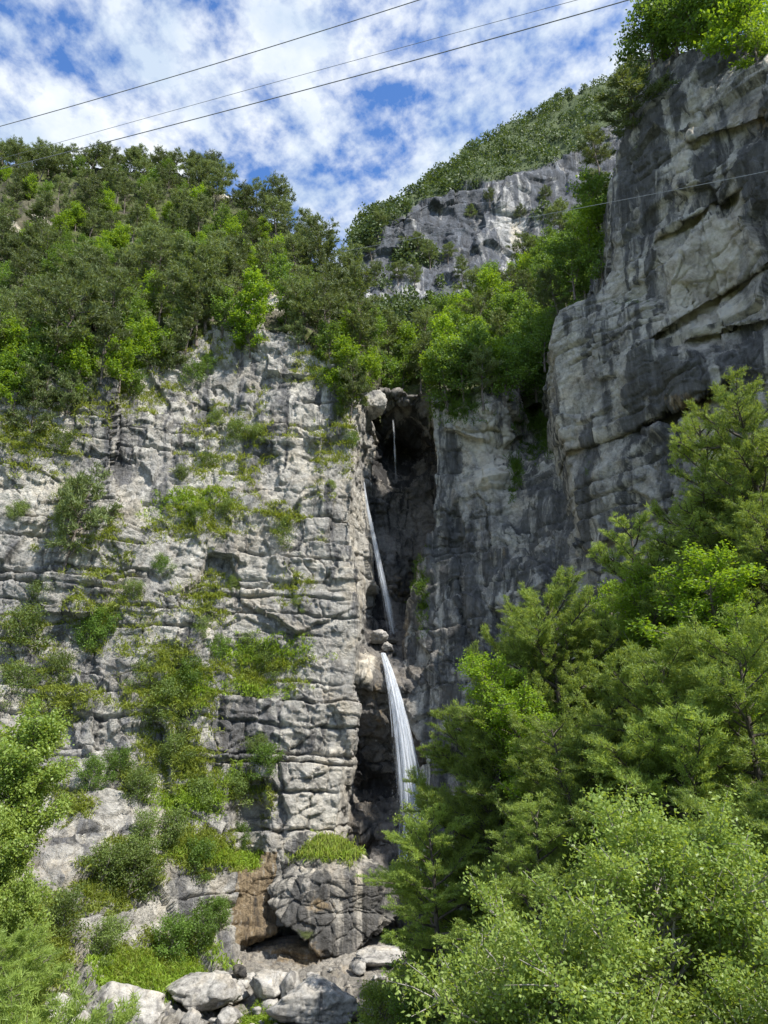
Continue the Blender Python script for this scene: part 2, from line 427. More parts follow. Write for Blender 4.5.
def interp(pts):
    xs = [a_ for a_, b_ in pts]; ys = [b_ for a_, b_ in pts]
    return lambda x: np.interp(x, xs, ys)
def TP(l, **k): return TPS([(a_, b_) for a_, b_, c_ in l], [c_ for a_, b_, c_ in l], **k)

# left sunlit cliff
dL = TP([(370, 330, 68), (365, 500, 64.5), (362, 640, 63), (345, 800, 61.5), (335, 950, 60), (330, 1060, 56),
         (220, 335, 66), (230, 500, 62.5), (220, 650, 61), (220, 780, 59), (200, 880, 56), (170, 960, 52), (170, 1060, 44),
         (90, 360, 62), (80, 520, 60), (90, 640, 59), (60, 760, 56), (50, 860, 51), (40, 950, 45), (40, 1060, 38),
         (-80, 330, 60), (-80, 600, 57), (-80, 800, 52), (-80, 1060, 36), (-260, 400, 56), (-260, 700, 51), (-260, 1060, 34), (270, 900, 59), (270, 985, 56), (260, 1060, 50)])
def depthL(px, py):
    Y = dL(px, py)
    col = sstep(111 + 0.02 * (py - 380), 117 + 0.02 * (py - 380), px) * (1 - sstep(200, 300, px)) * (1 - sstep(440, 540, py))
    Y = Y + 2.6 * col
    Y = Y + 2.0 * np.exp(-((px - 250) / 10) ** 2) * sstep(760, 800, py) * (1 - sstep(850, 880, py))
    Y = Y + 2.5 * sstep(232, 250, px) * sstep(936, 946, py + 0.25 * (px - 250))      # hollow under the travertine
    return Y
vegL = [(60, 700, 50, 22, .6), (170, 690, 45, 45, .9), (260, 670, 42, 20, .9), (200, 600, 40, 30, .55), (210, 520, 50, 22, .7), (280, 515, 26, 18, .7),
        (240, 430, 60, 40, .5), (110, 560, 40, 40, .5), (180, 760, 50, 40, .75), (120, 880, 45, 30, .6), (210, 850, 42, 22, 1.0), (250, 790, 22, 25, .8),
        (150, 965, 45, 26, .8), (40, 950, 40, 50, .8), (30, 640, 50, 50, .5), (60, 540, 25, 50, .4), (345, 430, 16, 40, .6), (300, 590, 30, 30, .45),
        (320, 470, 12, 60, .45), (20, 440, 60, 40, .7), (130, 400, 70, 30, .5), (220, 350, 60, 18, .6), (330, 370, 40, 30, .6), (225, 470, 50, 40, .45),
        (60, 800, 40, 30, .3), (100, 620, 60, 30, .6)]
def masksL(X, Y, q, n):
    b = blobs(X, Y, vegL)
    up = sstep(0.15, 0.75, n[..., 2])
    nz = fbm(q * .5, 4, 77)
    veg = np.clip(b * 0.55 + nz * 0.35 * (b > .1) + 0.45 * up * (0.15 + b), 0, 1)
    rust = 0.68 * inpoly(X, Y, [(240, 850), (276, 852), (279, 935), (262, 945), (232, 945), (228, 920)]) + .5 * blobs(X, Y, [(262, 975, 40, 22, 1), (240, 895, 14, 40, .8)])
    dark = blobs(X, Y, [(300, 400, 70, 40, .35), (60, 600, 30, 60, .25), (245, 740, 35, 40, .5), (120, 440, 10, 50, .5), (215, 400, 40, 30, .2)])  # narrow blob paints the shade of the recess right of the column
    pale = blobs(X, Y, [(60, 880, 60, 60, .45), (60, 1000, 60, 60, .5), (100, 740, 30, 50, .2), (350, 560, 20, 120, .2)])
    return dict(veg=veg, rust=np.clip(rust, 0, 1), dark=dark, pale=pale)
def dispL(p):
    X, Y, _ = proj(p)
    return rock_disp(p, 3, 0.85, 1.0, 0.03, 0.75, fv=.75, bg=1.0, mid=.48, wz=.45, tm=(.5, 2.6)) * (1 - .55 * np.clip(blobs(X, Y, [(257, 895, 26, 56, 1.3)]), 0, 1))
edgeL_R = interp([(300, 370), (400, 360), (430, 354), (500, 353), (560, 354), (640, 356), (662, 354), (740, 352), (760, 346), (800, 341), (850, 338), (1080, 330)])
topL = interp([(-80, 400), (0, 405), (80, 372), (110, 385), (200, 345), (230, 322), (300, 330), (340, 365), (374, 390)])
sheet('L', 'cliff_left', -260, 372, topL, 1070, 530, 640, depthL, M_left, dispL, masksL, wrapR=16, wrapT=5, edgeR=edgeL_R)

# gorge behind the falls
dG = TP([(360, 390, 78), (400, 405, 78), (440, 400, 76), (395, 450, 82), (370, 470, 76), (430, 470, 79), (400, 520, 80), (380, 570, 76), (425, 560, 77),
         (400, 620, 74), (365, 635, 70), (380, 632, 73), (420, 640, 71), (380, 660, 66.5), (345, 660, 66), (430, 660, 67), (350, 760, 68), (400, 760, 69), (440, 760, 68), (350, 830, 66), (430, 850, 65), (380, 940, 62), (340, 1060, 60), (480, 1060, 60), (460, 940, 62)])
def depthG(px, py):
    Y = dG(px, py)
    Y = Y + 2.5 * blobs(px, py, [(400, 460, 30, 18, 1.6), (415, 590, 14, 40, 1), (372, 590, 12, 40, .6)])
    Y = Y - 1.8 * blobs(px, py, [(362, 665, 14, 26, 1), (405, 560, 24, 34, .9)]) + 2.2 * blobs(px, py, [(365, 790, 30, 16, 1), (360, 850, 30, 12, 1)])
    return Y
def masksG(X, Y, q, n):  # dark blobs paint shade into the gorge hollows
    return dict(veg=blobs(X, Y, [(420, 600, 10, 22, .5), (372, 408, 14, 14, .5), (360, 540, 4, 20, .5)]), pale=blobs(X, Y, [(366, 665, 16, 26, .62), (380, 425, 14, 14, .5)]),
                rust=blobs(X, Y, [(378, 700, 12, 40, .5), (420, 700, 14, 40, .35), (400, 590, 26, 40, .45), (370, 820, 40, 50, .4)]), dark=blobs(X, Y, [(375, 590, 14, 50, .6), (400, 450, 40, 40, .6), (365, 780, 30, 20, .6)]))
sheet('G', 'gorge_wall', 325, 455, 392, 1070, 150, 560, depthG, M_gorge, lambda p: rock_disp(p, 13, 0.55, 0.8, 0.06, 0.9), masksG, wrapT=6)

# pillar and shaded inner wall right of the falls
dI = TP([(432, 400, 70), (470, 400, 69), (505, 400, 70), (520, 380, 75), (550, 390, 74), (432, 500, 68.5), (470, 500, 67.5), (512, 480, 68), (540, 470, 67),
         (600, 470, 60), (420, 580, 68), (470, 590, 65), (520, 590, 62), (600, 580, 57), (402, 650, 67), (450, 660, 64), (520, 660, 60), (400, 730, 66), (470, 760, 62), (620, 700, 55), (400, 1060, 60), (620, 1060, 50), (650, 400, 66), (500, 440, 70)])
def depthI(px, py):
    Y = dI(px, py)
    Y = Y - 2.0 * np.exp(-((px - 492) / 22) ** 2) * (1 - sstep(470, 530, py)) + 3.0 * np.exp(-((px - 528) / 12) ** 2) * (1 - sstep(430, 470, py))
    return Y + 0.8 * np.exp(-((px - 458 - .12 * (py - 560)) / 4) ** 2) * sstep(480, 530, py)
def masksI(X, Y, q, n):  # large pale blob paints sunlight onto the pillar front
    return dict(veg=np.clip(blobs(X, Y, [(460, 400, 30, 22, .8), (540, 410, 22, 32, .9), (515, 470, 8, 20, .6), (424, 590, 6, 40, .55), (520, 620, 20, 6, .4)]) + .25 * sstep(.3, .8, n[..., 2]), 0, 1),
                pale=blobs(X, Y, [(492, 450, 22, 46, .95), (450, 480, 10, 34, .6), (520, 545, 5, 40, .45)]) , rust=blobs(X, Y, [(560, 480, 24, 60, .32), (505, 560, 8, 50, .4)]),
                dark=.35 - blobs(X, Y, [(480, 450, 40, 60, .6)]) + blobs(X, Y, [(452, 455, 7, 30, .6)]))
edgeI = interp([(380, 430), (440, 434), (500, 434), (540, 430), (580, 420), (640, 404), (700, 399), (760, 425), (850, 420), (1080, 410)])
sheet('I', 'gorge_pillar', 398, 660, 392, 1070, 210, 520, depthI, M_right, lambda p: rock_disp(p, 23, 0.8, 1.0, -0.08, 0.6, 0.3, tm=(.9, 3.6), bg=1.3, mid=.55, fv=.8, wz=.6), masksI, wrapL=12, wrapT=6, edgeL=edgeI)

# tall right cliff
dR = TP([(655, 40, 58), (625, 130, 57.5), (612, 230, 58), (606, 290, 58), (560, 312, 60), (556, 380, 60), (565, 440, 59), (590, 560, 57), (600, 700, 54), (600, 1060, 50),
         (660, 130, 53.5), (655, 250, 53), (650, 340, 52.5), (620, 400, 55), (640, 520, 53), (700, 60, 52), (720, 200, 50), (720, 300, 50), (700, 370, 48), (690, 440, 50), (700, 560, 50),
         (770, 60, 46), (770, 200, 44.5), (780, 300, 44), (780, 400, 45), (780, 560, 44), (860, 60, 38), (860, 400, 37), (860, 800, 36), (980, 60, 32), (980, 400, 31), (980, 800, 30), (740, 800, 44)])
def depthR(px, py):
    Y = dR(px, py)
    # diagonal overhangs
    def roof(x0, y0, x1, y1, dpt, below, xa, xb):
        line = y0 + (px - x0) * (y1 - y0) / (x1 - x0)
        d = py - line
        return dpt * sstep(-1.5, 1.5, d) * (1 - sstep(2, below, d)) * sstep(xa - 8, xa + 8, px) * (1 - sstep(xb - 8, xb + 8, px))
    Y = Y + roof(640, 345, 768, 265, 1.1, 26, 655, 800) + roof(640, 425, 725, 385, 2.0, 36, 640, 728) + roof(660, 150, 760, 120, .8, 40, 690, 800)
    Y = Y + roof(650, 240, 740, 190, 1.0, 30, 655, 740) + roof(565, 452, 650, 425, 1.0, 40, 560, 655) + roof(655, 338, 768, 322, 1.2, 25, 690, 800)
    Y = Y - 1.4 * np.exp(-((px - 680 + .2 * (py - 250)) / 40) ** 2) * np.exp(-((py - 240) / 110) ** 2)
    return Y
def masksR(X, Y, q, n):  # pale blobs: lighter rock, also brightened in place of light on the face
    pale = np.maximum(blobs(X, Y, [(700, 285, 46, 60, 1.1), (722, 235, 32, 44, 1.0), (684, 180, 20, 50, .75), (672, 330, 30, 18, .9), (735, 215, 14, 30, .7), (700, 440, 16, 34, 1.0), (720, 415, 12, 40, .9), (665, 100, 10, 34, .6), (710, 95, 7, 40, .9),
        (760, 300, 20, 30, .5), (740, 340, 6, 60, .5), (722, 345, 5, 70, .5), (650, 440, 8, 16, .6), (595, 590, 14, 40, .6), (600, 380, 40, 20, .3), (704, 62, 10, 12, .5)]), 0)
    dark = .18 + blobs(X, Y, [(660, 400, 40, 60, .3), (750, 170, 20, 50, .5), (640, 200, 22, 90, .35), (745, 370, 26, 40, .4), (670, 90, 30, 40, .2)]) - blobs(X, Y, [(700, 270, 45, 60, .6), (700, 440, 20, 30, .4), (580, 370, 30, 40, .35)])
    veg = np.clip(blobs(X, Y, [(720, 35, 50, 12, .6), (625, 300, 30, 10, .4), (640, 440, 5, 20, .2), (740, 75, 30, 12, .4), (590, 470, 6, 16, .5), (635, 120, 8, 60, .45)]) + .3 * sstep(.35, .8, n[..., 2]), 0, 1)
    rust = blobs(X, Y, [(690, 400, 40, 9, .7), (762, 120, 18, 30, .55), (735, 318, 20, 8, .5), (730, 240, 16, 30, .35)])
    return dict(pale=pale, dark=dark, veg=veg, rust=rust)
def dispR(p):
    X, Y, _ = proj(p)
    w = sstep(625, 665, X + .15 * (Y - 400)) + (1 - sstep(285, 315, Y)); w = np.clip(w, 0, 1)
    return w * rock_disp(p, 33, 0.75, 1.05, -0.30, 0.55, 0.45, tm=(.8, 3.5), fv=.8, bg=1.2, mid=.5) + (1 - w) * (.2 + rock_disp(p, 36, 0.6, 1.0, -.02, 1.0, 0, tm=(.45, 1.7), bg=1.0, mid=.4, fv=.7, wz=.4))
edgeR_ = interp([(20, 664), (45, 656), (75, 640), (130, 626), (180, 616), (230, 613), (270, 610), (290, 600), (312, 562), (340, 554), (390, 557), (430, 563), (500, 576), (560, 591), (620, 606), (1080, 606)])
topR = interp([(540, 60), (656, 46), (680, 30), (720, 24), (745, 36), (780, 48), (860, 30)])
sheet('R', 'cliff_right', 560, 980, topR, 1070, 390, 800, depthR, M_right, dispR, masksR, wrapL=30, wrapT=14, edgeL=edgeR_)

# far mountain
crestF = interp([(338, 330), (344, 284), (349, 236), (364, 210), (396, 192), (430, 170), (450, 153), (500, 124), (540, 106), (580, 86), (620, 70), (700, 50), (760, 30)])
bandF = interp([(345, 262), (366, 238), (385, 226), (420, 207), (460, 190), (520, 178), (560, 160), (600, 132), (700, 110)])
def depthF(px, py):
    b = bandF(px)
    base = 225 + 0.06 * (px - 350) + 0.10 * (330 - py)
    return base + np.clip(b - py, 0, 200) * 0.95 + 6 * fbm(np.stack([px * .02, py * .02, px * 0], -1), 3, 5) - np.clip(py - 270, 0, 200) * .35
def masksF(X, Y, q, n):
    b = bandF(X)
    top = sstep(-4, 8, b - Y + 7 * fbm(q * .06, 3, 3))
    low = sstep(290, 320, Y) * .6
    return dict(veg=np.clip(top + low + blobs(X, Y, [(415, 262, 26, 14, .7), (385, 285, 22, 12, .5), (370, 240, 14, 14, .5), (450, 285, 20, 8, .5), (540, 215, 14, 10, .5)]), 0, 1), dark=.6 - blobs(X, Y, [(510, 230, 22, 40, .6), (400, 300, 40, 40, .4)]), pale=blobs(X, Y, [(516, 235, 9, 20, .7), (440, 270, 12, 30, .35), (505, 215, 16, 20, .4), (382, 320, 12, 20, .55)]))
sheet('F', 'mountain', 345, 760, crestF, 420, 300, 280, depthF, M_far, lambda p: rock_disp(p, 43, 0.5, 3.0, -0.08, 0.9, 0.95, tm=(1.5, 4), mid=.8), masksF, wrapT=60, wrapL=40,
      edgeL=interp([(190, 366), (205, 362), (225, 350), (265, 344), (300, 342), (420, 338)]))

# wooded slopes
crestH = interp([(-80, 160), (0, 162), (60, 168), (130, 170), (200, 172), (240, 180), (280, 208), (300, 222), (332, 238), (350, 268), (362, 290)])
dH = TP([(-260, 410, 60), (-260, 300, 82), (-260, 170, 130), (-80, 410, 62), (0, 410, 62), (80, 372, 65), (110, 385, 66), (200, 345, 67.5), (230, 325, 69), (300, 335, 69), (340, 370, 69), (374, 395, 70), (374, 420, 69),
         (-80, 300, 82), (0, 300, 84), (100, 285, 86), (200, 265, 88), (300, 262, 90), (355, 320, 84), (-80, 160, 128), (0, 160, 128), (100, 168, 126), (200, 172, 120), (240, 185, 114), (280, 210, 106), (330, 238, 98), (358, 290, 92), (50, 230, 104), (150, 225, 103), (250, 230, 100)])
rimH = interp([(-80, 418), (0, 420), (80, 384), (110, 396), (200, 356), (230, 336), (300, 342), (340, 376), (374, 398)])
sheet('H', 'hill_left', -260, 376, crestH, rimH, 330, 170, lambda x, y: dH(x, y) + 2.2 * sstep(-60, 0, y - rimH(x)), M_soil, lambda p: rock_disp(p, 53, 0.7, 1.2, 0, .4) , 
      lambda X, Y, q, n: dict(veg=np.clip(.55 + .3 * fbm(q * .3, 3, 4) - blobs(X, Y, [(10, 235, 14, 20, 1), (110, 290, 22, 14, .9), (230, 195, 16, 6, .9), (270, 300, 50, 25, .6), (40, 215, 20, 8, .6), (310, 225, 8, 14, .7)]), 0, 1),
                              pale=blobs(X, Y, [(10, 235, 14, 20, .8), (110, 290, 22, 14, .9), (230, 195, 16, 6, .8), (270, 300, 50, 25, .6), (40, 215, 20, 8, .6), (310, 225, 8, 14, .7)])), wrapT=60, wrapR=30,
      edgeR=interp([(200, 335), (240, 338), (300, 362), (330, 372), (425, 378)]))
crestM = interp([(350, 345), (372, 356), (400, 356), (430, 344), (470, 312), (520, 272), (560, 232), (600, 190), (640, 170)])
dM = TP([(355, 330, 118), (400, 330, 118), (450, 305, 116), (520, 272, 112), (600, 190, 112), (640, 180, 108), (370, 400, 84), (400, 400, 84), (440, 395, 76), (480, 400, 72), (520, 395, 76), (560, 400, 74), (620, 390, 76), (560, 320, 88), (600, 300, 88), (470, 350, 90), (400, 362, 96), (350, 400, 86), (350, 425, 84), (400, 425, 83), (500, 425, 71), (640, 425, 72)])
sheet('M', 'hill_right', 350, 640, crestM, lambda x: np.interp(x, [350, 420, 440, 640], [412, 404, 412, 412]), 150, 130, lambda x, y: dM(x, y), M_soil, lambda p: rock_disp(p, 63, 0.6, 1.2, 0, .4),
      lambda X, Y, q, n: dict(veg=.6 + 0 * X), wrapT=40)

# stream bed and the wide ground
dB = TP([(100, 940, 56), (470, 925, 62), (300, 950, 59), (400, 960, 57), (100, 1080, 42), (470, 1080, 42), (250, 1010, 49.5), (350, 1000, 51), (560, 940, 60), (560, 1080, 42)])
def dispB(p):
    v, e = facets(p * .55, 91, .8); v2, e2 = facets(p * 1.7, 95, .8)
    return .5 * v + .16 * v2 + .12 * np.minimum(e2, .5) + .12 * fbm(p * 3, 3, 6)
sheet('B', 'stream_bed', 100, 560, 935, 1085, 330, 130, lambda x, y: dB(x, y), M_gravel, dispB,
      lambda X, Y, q, n: dict(rust=blobs(X, Y, [(300, 960, 60, 14, .5), (250, 1000, 30, 12, .4)]), veg=blobs(X, Y, [(258, 1018, 22, 8, .9), (240, 1005, 14, 6, .5), (500, 1000, 60, 60, .8)])), )
gpts = [(-40, 38, -5), (-20, 45, -12.5), (-8, 46, -14.5), (0, 50, -14), (6, 46, -13), (9, 30, -6), (14, 28, -3), (25, 30, 4), (34, 34, 8), (0, 30, -12), (-20, 20, -12), (0, 0, -11), (10, 10, -8.5), (-10, 0, -11), (22, 10, -3), (4, 12, -8.5), (0, 70, -14), (30, 60, 5), (-40, 70, -6), (-25, 32, -12), (0, -30, -9), (40, 0, 2), (-50, 0, -10)]
gT = TPS([(a_, b_) for a_, b_, c_ in gpts], [c_ for a_, b_, c_ in gpts], scale=20)
def ground_z(x, y):
    r = np.hypot(np.asarray(x, float), np.asarray(y, float) - 30)
    k = sstep(38, 60, r)
    return gT(x, y) * (1 - k) - 16 * k
ax = np.r_[-4000, -1500, -600, -250, np.linspace(-120, 120, 161), 250, 600, 1500, 4000]
gx, gy = np.meshgrid(ax, ax + 0)
gz = ground_z(gx, gy) + .25 * fbm(np.stack([gx * .3, gy * .3, gx * 0], -1), 3, 9)
gm = mesh('ground', np.stack([gx, gy, gz], -1), grid_faces(*gx.shape), M_soil, True, dict(veg=np.full(gx.size, .7), pale=np.zeros(gx.size), dark=np.zeros(gx.size), rust=np.zeros(gx.size)))
obj('ground', gm, kind='structure')

# ------------------------------------------------------------------ boulders
import bmesh
_ico = {}
def ico(sub):
    if sub not in _ico:
        b = bmesh.new(); bmesh.ops.create_icosphere(b, subdivisions=sub, radius=1)
        v = np.array([x.co[:] for x in b.verts]); f = np.array([[y.index for y in x.verts] for x in b.faces]); b.free()
        _ico[sub] = (v, f)
    return _ico[sub]
def boulder(name, label, c, size, seed, sub=5, mat=None, rot=0.0, group=None, cat='boulder', rough=1.0, masks=None, flat=0.0):
    v, f = ico(sub)
    s = np.array(size, float)
    rb = np.random.default_rng(seed * 13 + 1)
    pn = unit(rb.normal(size=(20, 3))); hp = rb.uniform(.58, 1.0, 20)
    rr_ = np.full((len(v), 21), 1.12); dt = v @ pn.T
    rr_[:, :20] = np.where(dt > .05, hp / np.maximum(dt, .05), 9)
    rr_ = -np.log(np.exp(-60 * np.minimum(rr_, 3)).sum(1)) / 60
    p = v * rr_[:, None] * 1.08
    a_, e_ = facets(v * 1.3 + seed * 3.7, seed, 1.4); b_, e2 = facets(v * 3.1 + seed, seed + 3, 1.2)
    d = 1 + rough * (.10 * a_ + .07 * b_ - .05 * np.exp(-(e2 / .06) ** 2) + .05 * fbm(v * 6 + seed, 4, seed, .6)) + .08 * fbm(v * 1.1 + seed, 2, seed)
    p = p * d[:, None] * s
    if rough > .99 and sub > 5:
        p = p + v * (rock_disp(p, seed, .20, 1.0, .14, 1.0, fv=.12, mid=.2, wz=.7, tm=(1.2, 3.2)))[:, None]
    cr, sr = math.cos(rot), math.sin(rot)
    p = np.stack([p[:, 0] * cr - p[:, 1] * sr, p[:, 0] * sr + p[:, 1] * cr, p[:, 2]], -1)
    at = {k: np.zeros(len(p)) for k in ('veg', 'pale', 'dark', 'rust')}
    if masks:
        X, Y, _ = proj(p + c)
        for k, x in masks(X, Y, p).items(): at[k] = x
    me = mesh(name, p, f, mat or M_boulder, True, at)
    o = obj(name, me, label=label, cat=cat, group=group, loc=tuple(c))
    add_raster(name if sub > 5 else 'boulders', p + c)
    return o
def bat(px, py, Y, wpx, hpx, label, seed, dy=0.8, **k):
    c = P(px, py, Y); s = c[1] * cp + c[2] * sp
    return boulder(k.pop('name', 'boulder'), label, c, (wpx * s / F / 2, wpx * s / F / 2 * dy, hpx * s / F / 2), seed, **k)
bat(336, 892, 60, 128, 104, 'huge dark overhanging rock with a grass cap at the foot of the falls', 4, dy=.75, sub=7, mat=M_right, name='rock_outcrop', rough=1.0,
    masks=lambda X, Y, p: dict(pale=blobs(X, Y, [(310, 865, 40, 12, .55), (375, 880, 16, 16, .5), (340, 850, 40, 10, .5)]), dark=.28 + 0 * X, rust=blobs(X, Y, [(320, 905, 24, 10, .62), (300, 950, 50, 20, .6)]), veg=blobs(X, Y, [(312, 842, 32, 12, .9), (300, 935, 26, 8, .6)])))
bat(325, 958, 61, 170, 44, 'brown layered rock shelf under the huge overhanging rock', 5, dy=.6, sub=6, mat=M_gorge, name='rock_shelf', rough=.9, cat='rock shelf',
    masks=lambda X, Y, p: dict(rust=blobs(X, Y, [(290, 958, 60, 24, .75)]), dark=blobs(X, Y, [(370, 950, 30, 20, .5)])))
bat(268, 986, 50.5, 44, 38, 'pale angular boulder sitting by itself at the foot of the brown rock', 8, sub=5)
bat(290, 989, 50.0, 22, 30, 'narrow pale boulder leaning on the right side of the angular boulder', 9, sub=4)
bat(318, 1006, 48, 84, 42, 'broad cracked grey boulder at the bottom edge, right of the pale angular one', 14, sub=5)
bat(205, 990, 49.5, 72, 42, 'long bedded grey boulder wedged against the left bank', 15, sub=5)
bat(120, 1010, 45, 80, 52, 'big whitish boulder at the bottom edge below the long bedded one', 16, sub=5)
bat(62, 1016, 43, 60, 44, 'whitish boulder in the lower left, half under the feathery shrub', 17, sub=5)
bat(192, 1020, 46.5, 22, 20, 'small rounded boulder at the bottom edge below the long bedded boulder', 18, sub=4)
bat(228, 1016, 47.5, 26, 16, 'small pale boulder at the bottom edge, left of the grass patch', 19, sub=4)
bat(222, 1002, 48.5, 16, 10, 'flat small stone left of the pale angular boulder', 20, sub=4)
bat(240, 972, 53, 18, 12, 'brown wet stone just above and left of the pale angular boulder', 21, sub=4, mat=M_gorge)
bat(380, 637, 69.0, 19, 11, 'rounded pale boulder topmost at the lip of the lower fall', 31, sub=4, rough=2.2, dy=1.0)
bat(387, 647, 68.4, 13, 9, 'pale boulder directly under the rounded one at the lip of the lower fall', 32, sub=4, rough=2.2, dy=1.0)
bat(392, 640, 69.8, 12, 9, 'dark wet boulder right of the rounded one at the lip of the fall', 33, sub=4, mat=M_gorge)
bat(391, 652, 69.2, 13, 9, 'dark wet boulder lowest on the right of the lip of the fall', 34, sub=4, mat=M_gorge)
bat(374, 403, 72, 26, 30, 'smooth grey boulder perched at the top of the gorge', 35, sub=5)
bat(486, 972, 52, 44, 30, 'grey boulder seen through the foliage beneath the lower fall', 36, sub=5)
bat(432, 985, 50, 44, 28, 'pale boulder behind the slender sapling right of the stream bed', 37, sub=5)
bat(388, 955, 57, 60, 16, 'low pale slab of rock behind the slender sapling', 38, sub=5)
brk = np.random.default_rng(3)
for k in range(110):
    x = brk.uniform(165, 420); y = brk.uniform(968, 1030)
    q = hit(['B'], x, y)
    if q is None or (252 < x < 300 and 970 < y < 1008): continue
    s = brk.uniform(.13, .30) * (1 + 1.3 * (brk.uniform() > .8))
    boulder('stone', 'small pale loose stone lying in the dry stream bed', q + np.array([0, -.1, s * .4]), (s, s * .8, s * .6), 60 + k % 7, sub=3, cat='stone', group='loose stones in the stream bed', rot=brk.uniform(0, 6))


def blades(p, d, ln, wd, r, fold=0.0, shape='tri', normal_up=0.0):
    """one thin face per blade"""
    n = len(p)
    rv = unit(r.normal(size=(n, 3)) + np.array([0, 0, normal_up]))
    side = unit(np.cross(d, rv))
    ln = np.broadcast_to(ln, n)[:, None]; wd = np.broadcast_to(wd, n)[:, None]
    if shape == 'tri':
        v = np.stack([p - side * wd, p + side * wd, p + d * ln], 1); f = np.arange(n * 3).reshape(n, 3)
    else:
        v = np.stack([p, p + d * ln * .45 + side * wd, p + d * ln, p + d * ln * .45 - side * wd], 1); f = np.arange(n * 4).reshape(n, 4)
    return v.reshape(-1, 3), f
def curve(p0, d0, length, n, r, wob=.15, up=0.0):
    pts = [np.array(p0, float)]; d = np.array(d0, float)
    for _ in range(n):
        d = d + r.normal(size=3) * wob + np.array([0, 0, up]); d /= np.linalg.norm(d)
        pts.append(pts[-1] + d * length / n)
    return np.array(pts)
def grow(kind, h, spread, seed, dens=1.0, base=.3, lean=(0, 0), top=1.0, limbs=None, twig=1.0, trunk_r=None):
    """returns wood (lines, radii) and foliage anchor points + directions"""
    r = np.random.default_rng(seed)
    nseg = 10
    tr = [np.array([0, 0, 0.])]; d = np.array([lean[0] * .5, lean[1] * .5, 1.]); d /= np.linalg.norm(d)
    for i in range(nseg):
        d = d + r.normal(size=3) * .05 + np.array([lean[0], lean[1], .1]) * .06; d /= np.linalg.norm(d); tr.append(tr[-1] + d * h / nseg)
    tr = np.array(tr); tr[:, 2] *= h / tr[-1, 2]
    R0 = trunk_r or h * .018 + .03
    lines = [tr]; radii = [np.linspace(R0, R0 * .12, nseg + 1)]
    A = []; D = []
    nl = limbs or int(26 * dens)
    tt = np.linspace(0, 1, nseg + 1)
    ga = r.uniform(0, 6.28)
    for i in range(nl):
        f = base + (1 - base) * ((i + r.uniform(0, .8)) / nl) ** .9
        f = min(f, .985)
        p0 = np.array([np.interp(f, tt, tr[:, k]) for k in range(3)])
        g = (f - base) / (1 - base)
        if kind == 'pine':
            ln = spread * (0.55 + .75 * math.sin(min(1, g * 1.25 + .12) * math.pi * .62)) * (1 - .62 * g ** 2.2) * r.uniform(.6, 1.15)
            rise = r.uniform(-.08, .25) + .75 * g ** 2; up = .05
        elif kind == 'spruce':
            ln = spread * (1.02 - g) * r.uniform(.75, 1.1) + .15; rise = -.12 + .5 * g; up = .03
        else:
            ln = spread * (.45 + .9 * math.sin(math.pi * (g * .82 + .12)) ** .8) * r.uniform(.65, 1.12) * (1 - .35 * g); rise = .35 + .9 * g + r.uniform(-.2, .2); up = .03
        ga += 2.399 + r.normal() * .35
        d0 = unit(np.array([math.cos(ga), math.sin(ga), rise]))
        c = curve(p0, d0, ln, 6, r, .13, up)
        lines.append(c); rr = max(.012, R0 * .42 * (1 - .6 * g)) * min(1, ln / spread + .2); radii.append(np.linspace(rr, rr * .2, 7))
        # sub-branches
        nt_ = max(4, int(ln * 6.5 * twig))
        for j in range(nt_):
            ff = .22 + .78 * (j + r.uniform(0, .9)) / nt_; ff = min(ff, 1)
            q0 = np.array([np.interp(ff, np.linspace(0, 1, 7), c[:, k]) for k in range(3)])
            dl = unit(c[-1] - c[0])
            sd = unit(np.cross(dl, [0, 0, 1])) * (1 if j % 2 else -1)
            dd = unit(dl * r.uniform(.4, 1.0) + sd * r.uniform(.5, 1.1) + np.array([0, 0, r.uniform(-.15, .5)]) + r.normal(size=3) * .2)
            l2 = (ln * .42 * (1.15 - ff * .6) * r.uniform(.5, 1.1) + .12)
            c2 = curve(q0, dd, l2, 4, r, .2, .05 if kind == 'pine' else .0)
            if l2 > .5: lines.append(c2[::2]); radii.append(np.array([rr * .3, rr * .2, rr * .08]))
            k_ = max(2, int(l2 * 7 * dens))
            fs = .25 + .75 * (np.arange(k_) + r.uniform(0, 1, k_)) / k_
            for f2 in fs:
                A.append([np.interp(f2, np.linspace(0, 1, 5), c2[:, k]) for k in range(3)]); D.append(unit(c2[-1] - c2[0]) * .8 + r.normal(size=3) * .3)
    return lines, radii, np.array(A), unit(np.array(D)), r
def foliage(A, D, r, kind, k, ln, wd, jit):
    n = len(A)
    p = np.repeat(A, k, 0); d = np.repeat(D, k, 0)
    if kind in ('pine', 'spruce'):
        p = p + r.normal(size=p.shape) * jit * np.array([1, 1, .5])
        d = unit(d * .7 + r.normal(size=p.shape) * .62 + np.array([0, 0, .28]))
        return blades(p, d, ln * r.uniform(.7, 1.25, n * k), wd, r)
    p = p + r.normal(size=p.shape) * jit
    d = unit(d * .3 + r.normal(size=p.shape) * .6 + np.array([0, 0, -.25]))
    return blades(p, d, ln * r.uniform(.7, 1.3, n * k), wd * r.uniform(.7, 1.2, n * k), r, shape='rh', normal_up=1.1)
SRC = {}
def make_tree(key, name, kind, h, spread, seed, leafmat, bark, k, ln, wd, jit, sides=5, crown='crown', **g):
    lines, radii, A, D, r = grow(kind, h, spread, seed, **g)
    v, f = tubes(lines, radii, sides)
    tm = mesh(name + '_trunk', v, f, bark, True)
    v2, f2 = foliage(A, D, r, kind, k, ln, wd, jit)
    cm_ = mesh(name + '_crown', v2, f2, leafmat)
    SRC[key] = (tm, cm_, name, crown)
